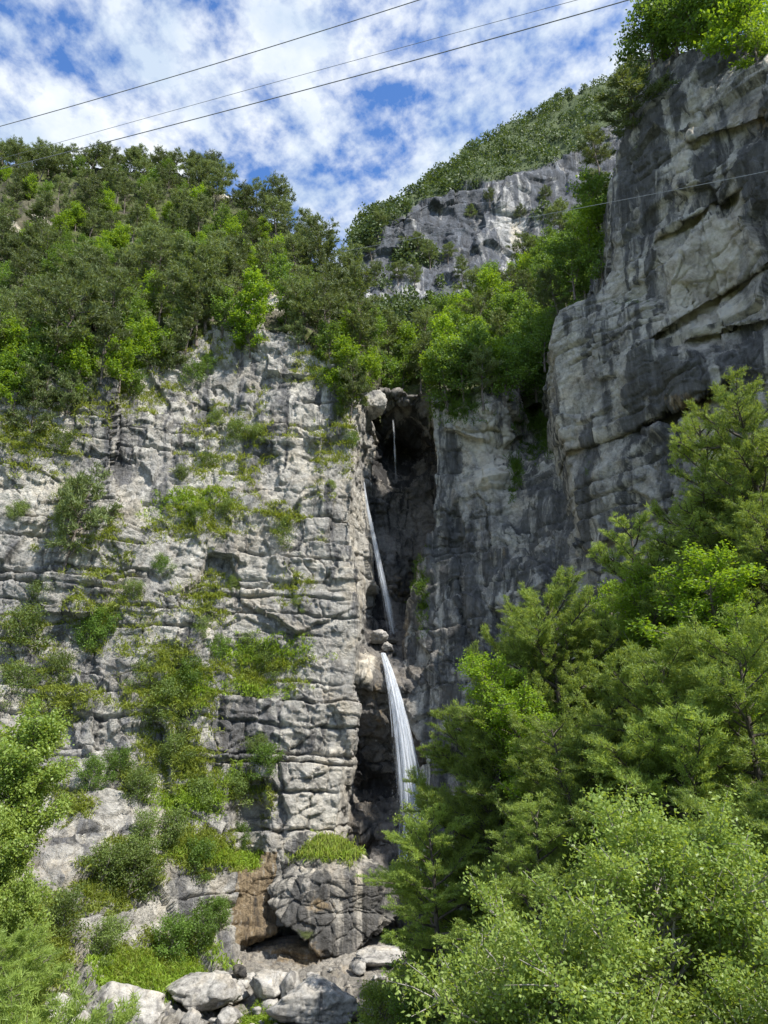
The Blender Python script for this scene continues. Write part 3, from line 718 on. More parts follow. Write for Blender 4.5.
def put(key, loc, scale=1.0, rz=0.0, label=None, cat='tree', group=None, tilt=(0, 0), name=None, trunk='trunk'):
    tm, cm_, nm, cr = SRC[key]
    e_ = obj(name or nm, None, label=label, cat=cat, group=group, loc=tuple(loc))
    e_.rotation_euler = (tilt[0], tilt[1], rz)
    e_.scale = (scale,) * 3 if not isinstance(scale, tuple) else scale
    obj(trunk, tm, e_); obj(cr, cm_, e_)
    return e_
# far kinds (seen at 70-120 m)
for i in range(5):
    make_tree(f'pine{i}', 'pine_tree', 'pine', 7.0, 2.1, 100 + i, M_pine, M_bark, 7, .34, .045, .11, sides=4, dens=.85, base=.34, twig=.85)
for i in range(4):
    make_tree(f'broad{i}', 'broadleaf_tree', 'broad', 6.0, 2.0, 200 + i, M_broad, M_bark, 6, .24, .085, .20, sides=4, dens=.8, base=.12, twig=.85)
    make_tree(f'bright{i}', 'broadleaf_tree', 'broad', 6.0, 2.1, 220 + i, M_bright, M_bark, 6, .26, .09, .20, sides=4, dens=.8, base=.12, twig=.85)
for i in range(5):
    make_tree(f'shrub{i}', 'shrub', 'broad', 2.0, 1.15, 240 + i, M_shrub, M_bark_pale, 10, .105, .032, .12, sides=4, dens=1.1, base=.03, limbs=20, twig=1.3, crown='foliage')
    make_tree(f'gshrub{i}', 'shrub', 'broad', 2.0, 1.15, 260 + i, M_broad, M_bark_pale, 10, .105, .034, .12, sides=4, dens=1.1, base=.03, limbs=20, twig=1.3, crown='foliage')

# ------------------------------------------------------------------ placing the hillside wood
pr = np.random.default_rng(42)
def darts(poly, rad, n_try, r, existing=None):
    pts = list(existing or []); out = []
    xs = [a_ for a_, b_ in poly]; ys = [b_ for a_, b_ in poly]
    for _ in range(n_try):
        x = r.uniform(min(xs), max(xs)); y = r.uniform(min(ys), max(ys))
        if not inpoly(np.array(x), np.array(y), poly): continue
        R_ = rad(x, y)
        if all((x - a_) ** 2 + ((y - b_) * 1.25) ** 2 > R_ * R_ for a_, b_ in pts): pts.append((x, y)); out.append((x, y))
    return out
bright_spots = [(100, 262), (112, 268), (60, 284), (48, 262), (118, 256), (228, 258), (240, 268), (255, 275), (200, 262), (270, 285), (335, 318), (346, 338), (352, 360), (30, 296), (16, 372), (30, 366), (130, 300), (150, 235), (75, 232), (108, 222), (298, 290), (250, 355), (75, 400), (128, 372), (356, 398), (345, 410)]
polyH = [(-60, 170), (60, 170), (200, 176), (245, 190), (285, 216), (335, 244), (360, 300), (374, 392), (338, 372), (300, 340), (230, 332), (200, 352), (120, 392), (80, 380), (0, 420), (-60, 425)]
placed = []
def where(x, y):
    h = 'at the left edge' if x < 55 else 'left of centre' if x < 125 else 'above the projecting rock column' if x < 190 else 'above the cliff middle' if x < 255 else 'on the right shoulder' if x < 315 else 'next to the notch'
    if x > 362: return ('left of the bright trees' if x < 430 else 'among the bright trees' if x < 510 else 'close to the tall right cliff') + (' high on the slope' if y < 320 else ' halfway up the slope' if y < 365 else ' at the gorge brink')
    v = 'near the left hill crest' if y < 225 else 'on the upper left hill' if y < 265 else 'halfway up the left hill' if y < 310 else 'low on the left hill' if y < 350 else 'just above the left cliff rim'
    return v + ', ' + h
def put_wood(x, y, surf, key, hpx_scale, label, group, **k):
    q = hit(surf, x, y)
    if q is None: return None
    placed.append((x, y)); u_ = pr.uniform(.8, 1.2)
    if group:
        w_ = ('tall ' if u_ > 1.07 else 'small ' if u_ < .93 else '') + label + ' ' + where(x, y); label = w_; group = w_
    return put(key, q - np.array([0, 0, .3]), hpx_scale * u_, pr.uniform(0, 6.28), label, 'tree', group, tilt=(pr.normal() * .06, pr.normal() * .06), **k)
for (x, y) in bright_spots:
    put_wood(x, y, ['H', 'L'], f'bright{pr.integers(4)}', .78, 'bright yellow-green leafy tree', 'bright leafy trees on the left slope')
spots = darts(polyH, lambda x, y: 12.5 + 5.5 * (y - 170) / 230, 9000, pr, placed)
for (x, y) in spots:
    if blobs(np.array(x), np.array(y), [(10, 240, 14, 16, 1), (112, 300, 22, 12, 1), (262, 318, 34, 12, 1), (230, 200, 18, 7, 1), (40, 218, 20, 8, 1), (312, 232, 9, 14, 1), (180, 342, 20, 9, 1)]) > .5: continue
    u = pr.uniform()
    band = 0 if y < 225 else 1 if y < 310 else 2
    if u < .72 if y < 230 else u < .58:
        big_ = 1.25 if y > 285 else 1.0
        lb = 'olive green pine'
        put_wood(x, y, ['H', 'L'], f'pine{pr.integers(5)}', .92 * big_, lb, ['pines near the left crest', 'pines halfway up the left hill', 'pines above the left cliff rim'][band])
    else:
        lb = 'leafy tree'
        put_wood(x, y, ['H', 'L'], f'broad{pr.integers(4)}' if pr.uniform() < .7 else f'bright{pr.integers(4)}', .8, lb, ['leafy trees near the left crest', 'leafy trees halfway up the left hill', 'leafy trees above the left cliff rim'][band])
# skyline trees of the left hill
sky_l = [(x, float(crestH(x)) + 3) for x in range(-20, 250, 9)]
for (x, y) in sky_l:
    put_wood(x + pr.normal() * 2, y, ['H'], f'pine{pr.integers(5)}', .72, 'dark skyline pine', 'pines along the left skyline')
for (x, y, s, lb) in [(190, 178, 1.0, 'rounded dark pine standing up on the skyline right of the hill top'), (212, 182, .9, 'pine with sky showing through it on the skyline of the left hill'), (236, 190, 1.1, 'tall dark pine where the left skyline starts to drop'),
                      (262, 204, 1.0, 'dark pine on the dropping left skyline above a rock gap'), (285, 218, 1.0, 'dense pine on the steep right shoulder of the left hill'), (305, 232, 1.05, 'spreading pine leaning out over the notch'),
                      (322, 240, 1.1, 'flat topped pine standing at the outer edge of the notch'), (338, 262, 1.15, 'gaunt pine with open crown at the notch, sky behind it'), (346, 285, .9, 'lowest dark pine on the left side of the notch')]:
    put_wood(x, y, ['H'], f'pine{pr.integers(5)}', s, lb, None)
# wooded right slope behind the gorge
bm_ = [(445, 352), (458, 340), (470, 330), (482, 362), (452, 378), (497, 318), (520, 290), (505, 330), (470, 300), (440, 392), (410, 372), (492, 392), (540, 262)]
for (x, y) in bm_:
    put_wood(x, y, ['M', 'I'], f'bright{pr.integers(4)}', 1.05, 'bright sunlit leafy tree', 'bright leafy trees above the gorge')
polyM = [(368, 378), (402, 366), (440, 336), (455, 316), (520, 280), (560, 240), (606, 196), (612, 290), (560, 315), (560, 400), (520, 405), (470, 412), (400, 408), (368, 395)]
for (x, y) in darts(polyM, lambda x, y: 13 + 4 * (y - 200) / 200, 5000, pr, placed):
    left = x < 455
    if pr.uniform() < (.6 if left else .35):
        put_wood(x, y, ['M', 'I'], f'pine{pr.integers(5)}', 1.0, 'greyish pine', 'pines above the gorge')
    else:
        put_wood(x, y, ['M', 'I'], f'broad{pr.integers(4)}', 1.05, 'dark green leafy tree', 'leafy trees above the gorge')

# far wood: one mass
fq, fn, fa, fX, fY = SURF['F']
cand = np.argwhere((fa['veg'] > .35) & (fX > 350) & (fX < 690) & (fY > 60))
cand = cand[pr.permutation(len(cand))[:2800]]
fr = np.random.default_rng(8)
FP = fq[cand[:, 0], cand[:, 1]]
edge = fq[60 * 2::1][:1]
vs = []; 
K = 90
ctr = np.repeat(FP + np.array([0, -1, 2.0]), K, 0)
hh = np.repeat(fr.uniform(.7, 1.35, len(FP)), K)
d = unit(fr.normal(size=(len(ctr), 3))); rad_ = fr.uniform(.35, 1, len(ctr)) ** .6
pp = ctr + d * rad_[:, None] * np.stack([2.6 * hh, 2.6 * hh, 3.6 * hh], -1) * (1 - .25 * d[:, 2:])
vv, ff = blades(pp, unit(fr.normal(size=pp.shape)), fr.uniform(.7, 1.4, len(pp)), .36, fr, shape='rh')
obj('far_wood', mesh('far_wood', vv, ff, M_fartree), label='distant wood covering the top and ledges of the far mountain', cat='wood', kind='stuff')

for (x, y, s_) in [(372, 262, 1.5), (388, 250, 1.4), (402, 262, 1.6), (418, 256, 1.5), (430, 268, 1.5), (398, 285, 1.4), (415, 290, 1.5), (448, 262, 1.2), (470, 222, 1.1), (490, 206, 1.2), (440, 214, 1.2), (378, 236, 1.5), (520, 222, 1.1), (545, 205, 1.2), (376, 285, 1.3), (462, 285, 1.4)]:
    q = hit(['F'], x, y)
    if q is not None: put(f'pine{int(x) % 5}', q - np.array([0, 0, .8]), s_, x * 1.0, 'small pine rooted on a ledge of the far mountain face', 'tree', 'pines on ledges of the far mountain')
# trees on the tall right cliff
for (x, y, key, s, lb) in [(656, 66, 'broad0', 1.35, 'open leafy tree leaning left against the sky at the top corner of the right cliff'), (680, 44, 'bright1', 1.3, 'light green leafy tree on top of the right cliff, second from the left corner'),
                           (704, 36, 'broad2', 1.4, 'dense leafy tree at the crest of the right cliff above the pale streak'), (728, 40, 'broad1', 1.3, 'dark leafy tree on the right cliff crest by a bare trunk'), (750, 54, 'bright2', 1.3, 'bright yellow-green tree at the top right corner'),
                           (762, 62, 'bright3', .8, 'yellow-green bush hanging over the right cliff edge in the top right corner'), (640, 92, 'broad3', .55, 'small leafy tree clinging below the top corner of the right cliff'),
                           (690, 34, 'pine2', .8, 'small pine between leafy trees on the right cliff crest'), (716, 30, 'bright3', 1.2, 'light leafy tree in the middle of the right cliff crest'), (668, 40, 'broad3', 1.1, 'leafy tree close behind the top left corner of the right cliff'), (738, 30, 'broad0', 1.3, 'leafy tree between the bare trunk and the top right corner'), (785, 60, 'bright0', 1.0, 'bright leafy tree beyond the top right corner')]:
    q = hit(['R'], x, y)
    for up in range(4, 60, 4):
        if q is None: q = hit(['R'], x, y + up)
    if q is not None: put(key, q + np.array([0, .5, -.4]), s, pr.uniform(0, 6), lb, 'tree')
put('pine3', P(640, 165, 58), (1.5, 1.5, 1.15), 1.0, 'gnarled pine with bare dark limbs jutting from the left edge of the right cliff', 'tree', tilt=(0, -.55))
for (x, y, Y, key, s, lb) in [(600, 175, 66, 'pine1', .8, 'shaded pine under the gnarled one beside the right cliff'), (600, 235, 64, 'broad1', 1.1, 'leafy tree pressed against the left edge of the right cliff'), (590, 262, 64, 'bright2', .9, 'sunlit leafy tree beside the left edge of the right cliff'),
                              (603, 285, 63, 'broad3', .9, 'dark leafy tree on the shelf at the left edge of the right cliff'), (575, 300, 66, 'broad0', 1.1, 'dark leafy tree above the stepped shelf of the right cliff'), (560, 335, 70, 'pine0', 1.0, 'dark pine in the shade left of the stepped shelf'), (545, 372, 70, 'broad2', 1.0, 'dark leafy tree in the gully right of the pillar')]:
    put(key, P(x, y, Y), s, pr.uniform(0, 6), lb, 'tree')

# ------------------------------------------------------------------ shrubs and little trees on the sunlit cliff
sh = [(20, 470, 2.0, 'p'), (60, 455, 1.2, 's'), (75, 500, 1.0, 's'), (55, 590, 2.4, 'p'), (65, 520, .9, 's'), (130, 395, 1.2, 'g'), (150, 395, 2.0, 'p'), (190, 385, 1.2, 'g'), (205, 372, 1.0, 'g'), (240, 350, .9, 'b'),
      (235, 445, 1.2, 's'), (215, 425, .8, 's'), (260, 440, .8, 's'), (280, 545, 1.5, 's'), (225, 520, .9, 's'), (198, 520, .8, 's'), (160, 575, .8, 'g'), (130, 600, .8, 's'), (85, 650, 1.6, 'g'), (100, 640, 1.2, 'g'), (60, 680, 1.3, 's'),
      (20, 650, 2.0, 's'), (160, 715, 1.7, 's'), (178, 730, 1.6, 's'), (175, 765, 1.3, 's'), (190, 690, 1.2, 'g'), (140, 690, 1.3, 's'), (268, 672, 1.4, 's'), (250, 655, .9, 's'), (115, 780, 1.3, 'g'), (135, 800, 1.3, 's'), (90, 790, 1.0, 'g'),
      (235, 800, 1.3, 's'), (200, 815, 1.2, 's'), (265, 775, 1.1, 'g'), (258, 760, .9, 's'), (125, 900, 1.9, 's'), (98, 885, 1.5, 's'), (130, 880, 1.6, 's'), (195, 875, 1.1, 'g'),
      (340, 420, .8, 's'), (350, 445, .7, 'g'), (320, 385, .9, 'g'), (300, 360, 1.4, 'p'), (330, 388, 1.3, 'b'), (352, 400, 1.2, 'b'), (350, 425, 1.5, 'p'), (300, 610, .6, 's'), (230, 590, .6, 's'), (330, 490, .5, 's'),
      (110, 560, .7, 's'), (60, 430, 1.3, 'p'), (30, 425, 1.6, 'p'), (90, 415, 1.3, 'p'), (15, 520, .8, 's'), (180, 480, .7, 's'), (205, 470, .8, 's'), (170, 960, 1.2, 'g'), (200, 955, 1.2, 'g'), (215, 930, .9, 'g'), (180, 930, 1.1, 's'), (60, 940, 1.2, 's'), (100, 960, 1.0, 's'),
      (140, 845, 1.0, 's'), (170, 850, 1.2, 's'), (240, 850, .9, 'g'), (10, 700, 1.6, 's'), (35, 610, 1.2, 's'), (200, 640, .9, 's'), (215, 660, 1.0, 'g')]
ordr = {}
def zone(x, y):
    return zone0(x, y) + (', near the left edge' if x < 70 else ', left part' if x < 150 else ', middle part' if x < 235 else ', right part')
def zone0(x, y):
    if y < 470: return 'just under the left cliff rim'
    if y < 620: return 'on an upper cliff ledge'
    if y < 740: return 'in the middle green band'
    if y < 860: return 'on the lower sunlit cliff'
    return 'on the rubble slope'
for i, (x, y, s, k) in enumerate(sh):
    q = hit(['L'], x, y)
    if q is None: continue
    key, nm, cat, kind_ = {'p': (f'pine{i % 5}', None, 'tree', 'stunted olive pine'), 's': (f'shrub{i % 5}', None, 'shrub', 'yellowish green shrub'), 'g': (f'gshrub{i % 5}', None, 'shrub', 'deep green leafy shrub'), 'b': (f'bright{i % 4}', None, 'tree', 'bright green leafy tree')}[k]
    scl = s * (.82 if s >= 1.3 and k in 'sg' else 1) * (.45 if k == 'p' else .35 if k == 'b' else 1.0)
    z = zone(x, y); kind_ = (('tallish ' if k == 'p' else 'large ') if s >= 1.5 else 'low ' if s < 1 else '') + kind_
    put(key, q + np.array([0, .25, -.35 * s]), (scl, scl, scl * (1.35 if k == 'p' else 1)), pr.uniform(0, 6), f'{kind_} {z}', cat, f'{kind_}s {z}', tilt=(.12, 0))

# ------------------------------------------------------------------ grass on the ledges
def grass(name, label, P_, n_per, ln, mat, seed, droop=.5, nrm=None):
    r = np.random.default_rng(seed)
    p = np.repeat(P_, n_per, 0); n = len(p)
    p = p + r.normal(size=p.shape) * .13
    d = unit(r.normal(size=p.shape) * .55 + np.array([0, -.35, .75]))
    L1 = ln * r.uniform(.5, 1.3, n)
    m = p + d * (L1 * .55)[:, None]
    d2 = unit(d + np.array([0, -.25, -droop * 1.5]))
    t = m + d2 * (L1 * .55)[:, None]
    s = unit(np.cross(d, r.normal(size=p.shape))) * .03
    v = np.stack([p - s, p + s, m + s * .8, m - s * .8, t], 1).reshape(-1, 3)
    i = np.arange(n) * 5
    q_ = np.stack([i, i + 1, i + 2, i + 3], -1); t_ = np.stack([i + 3, i + 2, i + 4], -1)
    obj(name, mesh(name, v, [q_, t_], mat), label=label, cat='grass', kind='stuff')
lq, ln_, la, lX, lY = SURF['L']
wgt = np.clip(la['veg'] - .22, 0, 1) * (0.25 + sstep(0, .6, ln_[..., 2]))
wgt[(lX > 380) | (lX < -60)] = 0
wgt = wgt / wgt.sum()
gi = pr.choice(wgt.size, 14000, p=wgt.ravel())
grass('ledge_grass', 'yellowish dry grass growing on ledges all over the sunlit cliff', lq.reshape(-1, 3)[gi], 9, .46, M_grass, 3, .6)
b2 = blobs(lX, lY, [(215, 855, 26, 7, 1), (245, 858, 10, 6, .8), (195, 800, 26, 12, .5), (150, 975, 45, 16, .6), (185, 985, 20, 10, .5), (262, 652, 34, 10, .7), (190, 505, 30, 10, .6), (260, 690, 26, 6, .5), (190, 690, 20, 16, .5), (240, 780, 14, 10, .6)]) * (0.3 + sstep(0, .5, ln_[..., 2]))
gi = pr.choice(b2.size, 2600, p=(b2 / b2.sum()).ravel())
grass('lush_grass', 'fresh bright green grass on wet ledges of the sunlit cliff', lq.reshape(-1, 3)[gi], 12, .5, M_grassb, 4, .7)
caps = []
for _ in range(900):
    x = 315 + pr.normal() * 16; y = 838 + pr.normal() * 7 + .01 * (x - 315) ** 2
    q = hit(['rock_outcrop'], x, y)
    if q is not None: caps.append(q)
if caps:
    grass('grass_cap', 'thick bright green grass cap hanging over the huge dark rock', np.array(caps), 15, .62, M_grassb, 5, .9)
    edge_ = np.array([c_ for c_ in caps if proj(c_)[1] > 838])
    if len(edge_): grass('dry_grass', 'yellowish dry grass hanging below the bright grass cap', edge_, 12, .85, M_grass, 15, 1.4)
bq = SURF['B']
b3 = blobs(bq[3], bq[4], [(258, 1018, 18, 6, 1)])
gi = pr.choice(b3.size, 160, p=(b3 / b3.sum()).ravel())
grass('stream_grass', 'patch of light grass between the boulders at the bottom edge', bq[0].reshape(-1, 3)[gi], 10, .3, M_grassb, 6, .5)
iq = SURF['I']
b4 = blobs(iq[3], iq[4], [(540, 420, 18, 24, 1), (515, 475, 6, 16, .6), (424, 595, 4, 26, .7), (460, 412, 22, 10, .8)]) * (.3 + sstep(0, .5, iq[1][..., 2]))
gi = pr.choice(b4.size, 1800, p=(b4 / b4.sum()).ravel())
grass('gully_grass', 'dark green grass in the gully and on the pillar right of the falls', iq[0].reshape(-1, 3)[gi], 10, .5, M_broad, 7, .6)

# ------------------------------------------------------------------ waterfalls
def water_material():
    m, t, out = new_mat('falling_water')
    g = N(t, 'ShaderNodeNewGeometry')
    f = noise(t, g.outputs['Position'], 1.0, 5, 0.65, mapping=(5, 5, .55))
    f2 = math_node(t, 'ADD', math_node(t, 'MULTIPLY', g.outputs['Random Per Island'], .35), math_node(t, 'MULTIPLY', f, .65))
    al = ramp(t, f2, [(0.34, 0.01), (0.50, 0.14), (0.70, 0.52)])
    d = N(t, 'ShaderNodeBsdfPrincipled'); d.inputs['Base Color'].default_value = (.84, .88, .93, 1); d.inputs['Roughness'].default_value = .35
    tl = N(t, 'ShaderNodeBsdfTranslucent'); tl.inputs[0].default_value = (.84, .88, .93, 1)
    ms = N(t, 'ShaderNodeMixShader'); ms.inputs[0].default_value = .4; L(t, d.outputs[0], ms.inputs[1]); L(t, tl.outputs[0], ms.inputs[2])
    tr = N(t, 'ShaderNodeBsdfTransparent'); mx = N(t, 'ShaderNodeMixShader')
    L(t, al, mx.inputs[0]); L(t, tr.outputs[0], mx.inputs[1]); L(t, ms.outputs[0], mx.inputs[2]); L(t, mx.outputs[0], out.inputs[0])
    return m
M_water = water_material()
def fall(label, path, widths, n, seed, sw=.02, lo=(0, 1)):
    """strands of water: path points (px,py,Y), widths in metres"""
    r = np.random.default_rng(seed)
    c = np.array([P(*q) for q in path]); w = np.array(widths)
    t = np.linspace(0, 1, len(c)); T = np.linspace(0, 1, 26)
    cc = np.stack([np.interp(T, t, c[:, k]) for k in range(3)], -1)
    for _ in range(2): cc[1:-1] = (cc[:-2] + 2 * cc[1:-1] + cc[2:]) / 4
    ww = np.interp(T, t, w)
    V = []; Fc = []; off = 0
    for s in range(n):
        a0 = np.clip(r.normal() * .36, -.9, .9); dpt = r.normal() * .35
        s0 = max(0, r.uniform(-.5, .5)); s1 = min(1, s0 + r.uniform(.35, 1.1))
        if s < n * .3: s0, s1 = 0, r.uniform(.85, 1)
        i0, i1 = int(s0 * 25), max(int(s1 * 25), int(s0 * 25) + 3); i1 = min(i1, 25)
        if i1 - i0 < 3: i0 = i1 - 3
        sl_ = cc[i0:i1 + 1]; wl = ww[i0:i1 + 1]; m = len(sl_)
        drift = np.cumsum(r.normal(size=m)) * .015
        x = sl_ + np.stack([(a0 * .5 + drift) * wl, (dpt * .5 + drift) * wl, 0 * wl], -1)
        th = sw * r.uniform(.4, 1.3) * np.sin(np.linspace(.12, np.pi - .12, m)) ** .5 * (.6 + wl)
        sd = unit(np.array([r.normal() * .3 + 1, r.normal() * .5, 0]))
        v = np.stack([x - sd * th[:, None], x + sd * th[:, None]], 1).reshape(-1, 3)
        V.append(v); Fc.append(grid_faces(m, 2, off)); off += len(v)
    nd = n * 9
    tq = r.uniform(0, 1, nd) ** .7
    dp = np.stack([np.interp(tq, T, cc[:, k]) for k in range(3)], -1); wd_ = np.interp(tq, T, ww)
    dp = dp + np.stack([r.normal(size=nd) * wd_ * .42, r.normal(size=nd) * wd_ * .4, r.normal(size=nd) * .2], -1)
    dv, df = blades(dp, unit(np.array([0, 0, -1.]) + r.normal(size=(nd, 3)) * .25), r.uniform(.04, .22, nd), .009, r, shape='rh')
    V.append(dv); Fc.append(df + off)
    return obj('waterfall', mesh('waterfall', np.concatenate(V), np.concatenate(Fc), M_water), label=label, cat='waterfall')
fall('long thin white waterfall slanting down the dark gorge above the lip', [(364, 482, 71.5), (367, 505, 71), (373, 535, 70.8), (380, 570, 70.8), (387, 600, 71), (393, 634, 71)], [.10, .22, .36, .5, .62, .8], 300, 3, .022)
fall('bright fanning lower waterfall leaping from the lip', [(383, 653, 66.5), (388, 668, 65.2), (395, 695, 64.4), (402, 730, 64), (407, 765, 63.8), (412, 815, 63.6)], [.4, .65, .95, 1.3, 1.6, 1.9], 1000, 4, .024)
fall('faint short waterfall high up at the head of the gorge', [(393, 420, 76.3), (394, 432, 76), (395, 452, 75.8), (396, 482, 75.6)], [.2, .25, .4, .5], 26, 5, .018)
fall('misty veil of water behind the slender sapling below the lower fall', [(413, 815, 63.6), (415, 850, 63.2), (419, 900, 63), (423, 950, 62.6)], [2.2, 2.3, 2.2, 2.0], 190, 6, .03)
fall('small side trickle of water right of the misty veil', [(436, 868, 62.6), (440, 890, 62.4), (441, 915, 62.2)], [.6, .7, .8], 50, 7, .025)

# ------------------------------------------------------------------ foreground trees
def near_tree(name, kind, px, top_py, Y, spread, seed, mat, bark, label, k, ln, wd, jit, base=.15, dens=1.0, basez=None, crown='crown', limbs=None, lean=(0, 0), twig=1.0, cat='tree', dx=0):
    b = P(px, top_py, Y)
    x, y = float(b[0]) - dx, float(b[1])
    z0 = float(ground_z(x, y)) if basez is None else basez
    h = (float(b[2]) - z0) * .93
    make_tree('near%d' % seed, name, kind, h, spread, seed, mat, bark, k, ln, wd, jit, sides=7, base=base, dens=dens, limbs=limbs, lean=lean, twig=twig, crown=crown)
    zm = max(v.co.z for v in SRC['near%d' % seed][1].vertices)
    return put('near%d' % seed, (x, y, z0 - .1), (1, 1, (float(b[2]) - z0) / zm), 0, label, cat)
M_bark_dark = bark_material('dark_bark', (0.035, 0.03, 0.022), (0.12, 0.10, 0.08))
NP = dict(mat=M_pine_near, bark=M_bark_dark, k=17, ln=.14, wd=.015, jit=.07)
near_tree('pine_tree', 'pine', 560, 560, 33, 3.6, 501, label='big broad pine in the middle of the right foreground, left side against the dark rock', base=.22, dens=1.5, limbs=60, **NP)
near_tree('pine_tree', 'pine', 500, 700, 35, 3.0, 502, label='lower pine reaching left towards the waterfall', base=.15, dens=1.5, limbs=48, **NP)
near_tree('pine_tree', 'pine', 672, 418, 34, 2.6, 503, label='tall slim pine tip in front of the pale patch on the right cliff', base=.25, dens=1.4, limbs=60, **NP)
near_tree('pine_tree', 'pine', 752, 372, 30, 3.2, 504, label='tall pine at the right edge rising highest of the foreground trees', base=.25, dens=1.4, limbs=64, **NP)
near_tree('pine_tree', 'pine', 640, 620, 27, 3.2, 505, label='pine in the centre of the right hand thicket, behind the birch', base=.12, dens=1.5, limbs=56, **NP)
near_tree('pine_tree', 'pine', 735, 600, 24, 3.0, 506, label='pine at the right edge above the birch with bare twigs showing', base=.12, dens=1.4, limbs=54, **NP)
near_tree('pine_tree', 'pine', 612, 500, 36, 3.0, 507, label='pine behind the broad one, its tip before the shaded cliff', base=.2, dens=1.4, limbs=54, **NP)
near_tree('broadleaf_tree', 'broad', 600, 560, 38, 2.6, 508, M_bright, M_bark, 'yellow-green leafy tree peeping between the foreground pines', 9, .13, .04, .12, base=.35, dens=1.3, limbs=44)
near_tree('broadleaf_tree', 'broad', 690, 500, 35, 2.4, 509, M_bright, M_bark, 'yellow-green leafy tree left of the tallest right edge pine', 9, .13, .04, .12, base=.4, dens=1.3, limbs=44)
near_tree('birch_tree', 'broad', 634, 768, 13.0, 2.9, 510, M_birch, M_bark_pale, 'sunny light green birch filling the lower right corner', 10, .068, .021, .085, base=.15, dens=2.0, limbs=70, twig=1.6)
near_tree('birch_tree', 'broad', 545, 872, 12.0, 2.2, 511, M_birch, M_bark_pale, 'lower birch at the bottom edge left of the large birch', 10, .066, .020, .085, base=.15, dens=2.0, limbs=60, twig=1.6)
near_tree('birch_tree', 'broad', 752, 870, 11.0, 2.0, 512, M_birch, M_bark_pale, 'birch in the bottom right corner under the large birch', 10, .062, .019, .08, base=.15, dens=2.0, limbs=60, twig=1.6)
near_tree('sapling', 'broad', 425, 795, 44, 1.5, 513, M_birch, M_bark, 'slender sapling with pale green leaves in front of the falling water', 9, .13, .04, .12, base=.30, dens=1.4, limbs=34)
near_tree('shrub', 'broad', 385, 965, 40, 1.9, 514, M_birch, M_bark, 'low leafy shrub at the bottom edge right of the stream bed', 9, .12, .036, .12, base=.05, dens=1.4, limbs=30, crown='foliage', cat='shrub')
near_tree('shrub', 'broad', 470, 905, 38, 2.6, 515, M_broad, M_bark, 'dark leafy shrub under the reaching pine beside the misty veil', 9, .14, .042, .14, base=.1, dens=1.3, limbs=36, crown='foliage', cat='shrub')
near_tree('broadleaf_tree', 'broad', 8, 690, 40, 3.0, 516, M_birch, M_bark, 'light green leafy tree at the left edge in the lower part', 10, .15, .05, .16, base=.1, dens=1.4, limbs=60, basez=-11)
near_tree('broadleaf_tree', 'broad', -6, 560, 46, 1.6, 517, M_broad, M_bark, 'green leafy crown poking in at the left edge halfway up', 9, .15, .05, .16, base=.45, dens=1.2, limbs=36, basez=-6)
near_tree('shrub', 'pine', 18, 915, 30, 2.4, 518, M_pine_near, M_bark, 'feathery green shrub with upswept twigs in the bottom left corner', 12, .17, .013, .05, base=.05, dens=1.5, limbs=46, crown='foliage', cat='shrub', basez=-9)

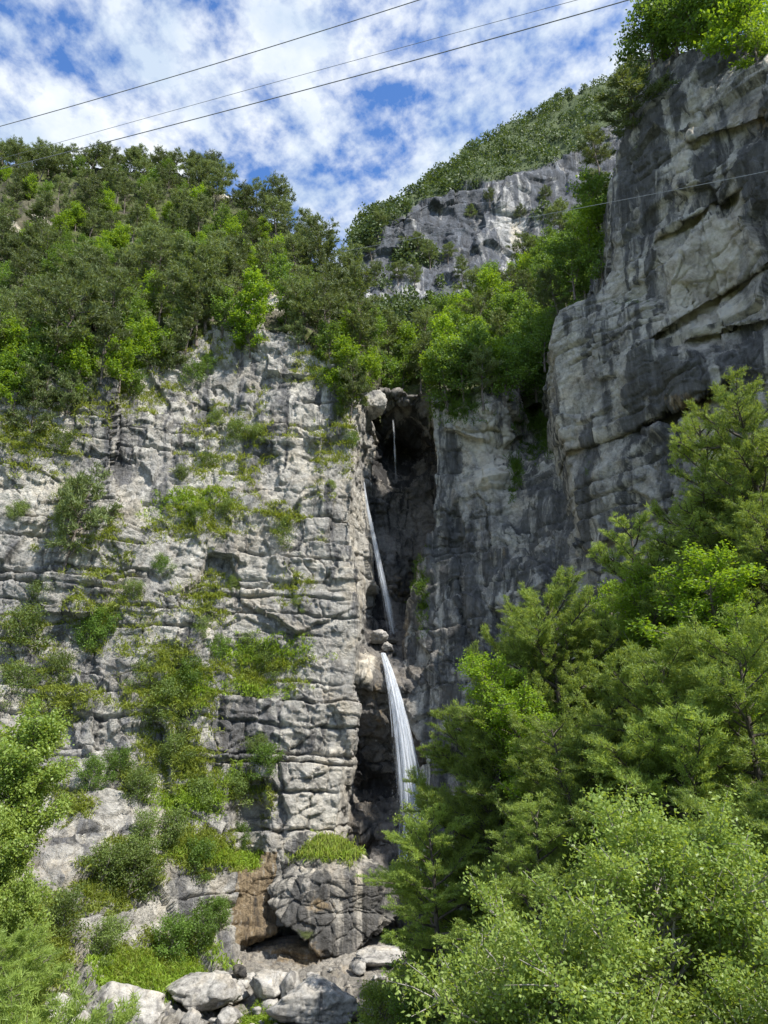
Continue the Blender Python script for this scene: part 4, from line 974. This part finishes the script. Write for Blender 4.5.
def near_copy(key, px, top_py, Y, label, name=None, rz=2.0, wide=1.0, cat='tree'):
    tm, cm_, nm, cr = SRC[key]
    b = P(px, top_py, Y); z0 = float(ground_z(b[0], b[1])) - .1
    hh_ = max(v.co.z for v in cm_.vertices); s_ = (float(b[2]) - z0) / hh_
    return put(key, (b[0], b[1], z0), (s_ * wide, s_ * wide, s_), rz, label, cat)
for (key, px, ty, Y, rz, wd_, lb) in [
    ('near502', 462, 690, 37, 2.2, 1.0, 'pine with its left edge against the lower rock wall, above the sapling'),
    ('near501', 506, 612, 36, 4.0, 1.0, 'pine on the left flank of the thicket before the dark rock wall'),
    ('near508', 545, 640, 31, 1.2, 1.2, 'yellow-green leafy tree in front of the broad pine, lower left of it'),
    ('near507', 580, 600, 34, 3.1, 1.0, 'pine between the broad pine and the centre of the thicket'),
    ('near505', 590, 690, 28, 4.4, 1.1, 'pine directly behind the upper left of the large birch'),
    ('near503', 640, 540, 33, 2.0, 1.3, 'pine rising below the slim pine tip'),
    ('near509', 690, 545, 28, 5.0, 1.5, 'yellow-green leafy tree in the right half of the thicket'),
    ('near504', 705, 445, 32, 2.6, 1.1, 'pine between the slim tip and the tallest right edge pine'),
    ('near504', 770, 480, 27, 4.6, 1.2, 'pine cut off by the right edge below the tallest one'),
    ('near506', 665, 670, 24, 2.9, 1.1, 'pine directly above the top of the large birch'),
    ('near505', 770, 690, 20, 0.7, 1.1, 'nearest pine at the right edge, low above the birch'),
    ('near509', 640, 560, 34, 4.0, 1.0, 'yellow-green leafy crown below the slim pine tip'),
    ('near502', 450, 800, 33, 5.2, 1.1, 'low pine bough mass right of the sapling'),
    ('near502', 520, 790, 26, 0.9, 1.2, 'dark pine between the misty veil and the large birch'),
    ('near515', 430, 930, 36, 2.2, 1.0, 'dark leafy shrub around the foot of the sapling')]:
    near_copy(key, px, ty, Y, lb, rz=rz, wide=wd_, cat='shrub' if 'shrub' in lb else 'tree')
near_copy('near516', 12, 780, 38, 'light green leafy tree in the lower left, right of the edge tree', rz=3.0, wide=.8)
near_copy('near518', 34, 965, 28, 'smaller feathery shrub right of the corner one', rz=2.5, wide=1.0, cat='shrub')

# ------------------------------------------------------------------ cables
def cable_mat(name, c):
    m, t, out = new_mat(name); p_ = N(t, 'ShaderNodeBsdfPrincipled'); g = N(t, 'ShaderNodeNewGeometry')
    col = ramp(t, noise(t, g.outputs['Position'], 3, 3), [(0.3, tuple(x * .8 for x in c)), (0.7, c)]); L(t, col, p_.inputs['Base Color'])
    p_.inputs['Roughness'].default_value = .5; L(t, p_.outputs[0], out.inputs[0]); return m
Mc1 = cable_mat('cable_dark', (.22, .23, .25)); Mc2 = cable_mat('cable_grey', (.30, .32, .35))
def cable(label, pts, rad, mat):
    A = np.array([P(*q) for q in pts]); t = np.linspace(0, 1, len(A)); T = np.linspace(0, 1, 60)
    Cf = [np.polyfit(t, A[:, k], min(2, len(A) - 1)) for k in range(3)]
    c = np.stack([np.polyval(q, T) for q in Cf], -1)
    v, f = tubes([c], [np.full(60, rad)], 8)
    obj('cable', mesh('cable', v, f, mat, True), label=label, cat='cable')
cable('uppermost of the three dark cables crossing the sky', [(-60, 143, 46), (0, 124, 44), (200, 71, 38), (430, -2, 32), (560, -48, 29)], .026, Mc1)
cable('thin faint middle cable crossing the sky', [(-60, 176, 50), (45, 147, 46), (300, 73, 38), (585, 0, 30), (680, -28, 28)], .014, Mc1)
cable('thick lowest cable crossing the sky and the left crest', [(-60, 184, 50), (90, 147, 46), (350, 78, 38), (630, 0, 30), (740, -34, 28)], .030, Mc1)
cable('pale cable crossing in front of the tall right cliff', [(340, 252, 50), (480, 226, 42), (620, 201, 34), (768, 171, 27), (840, 154, 24)], .013, Mc2)
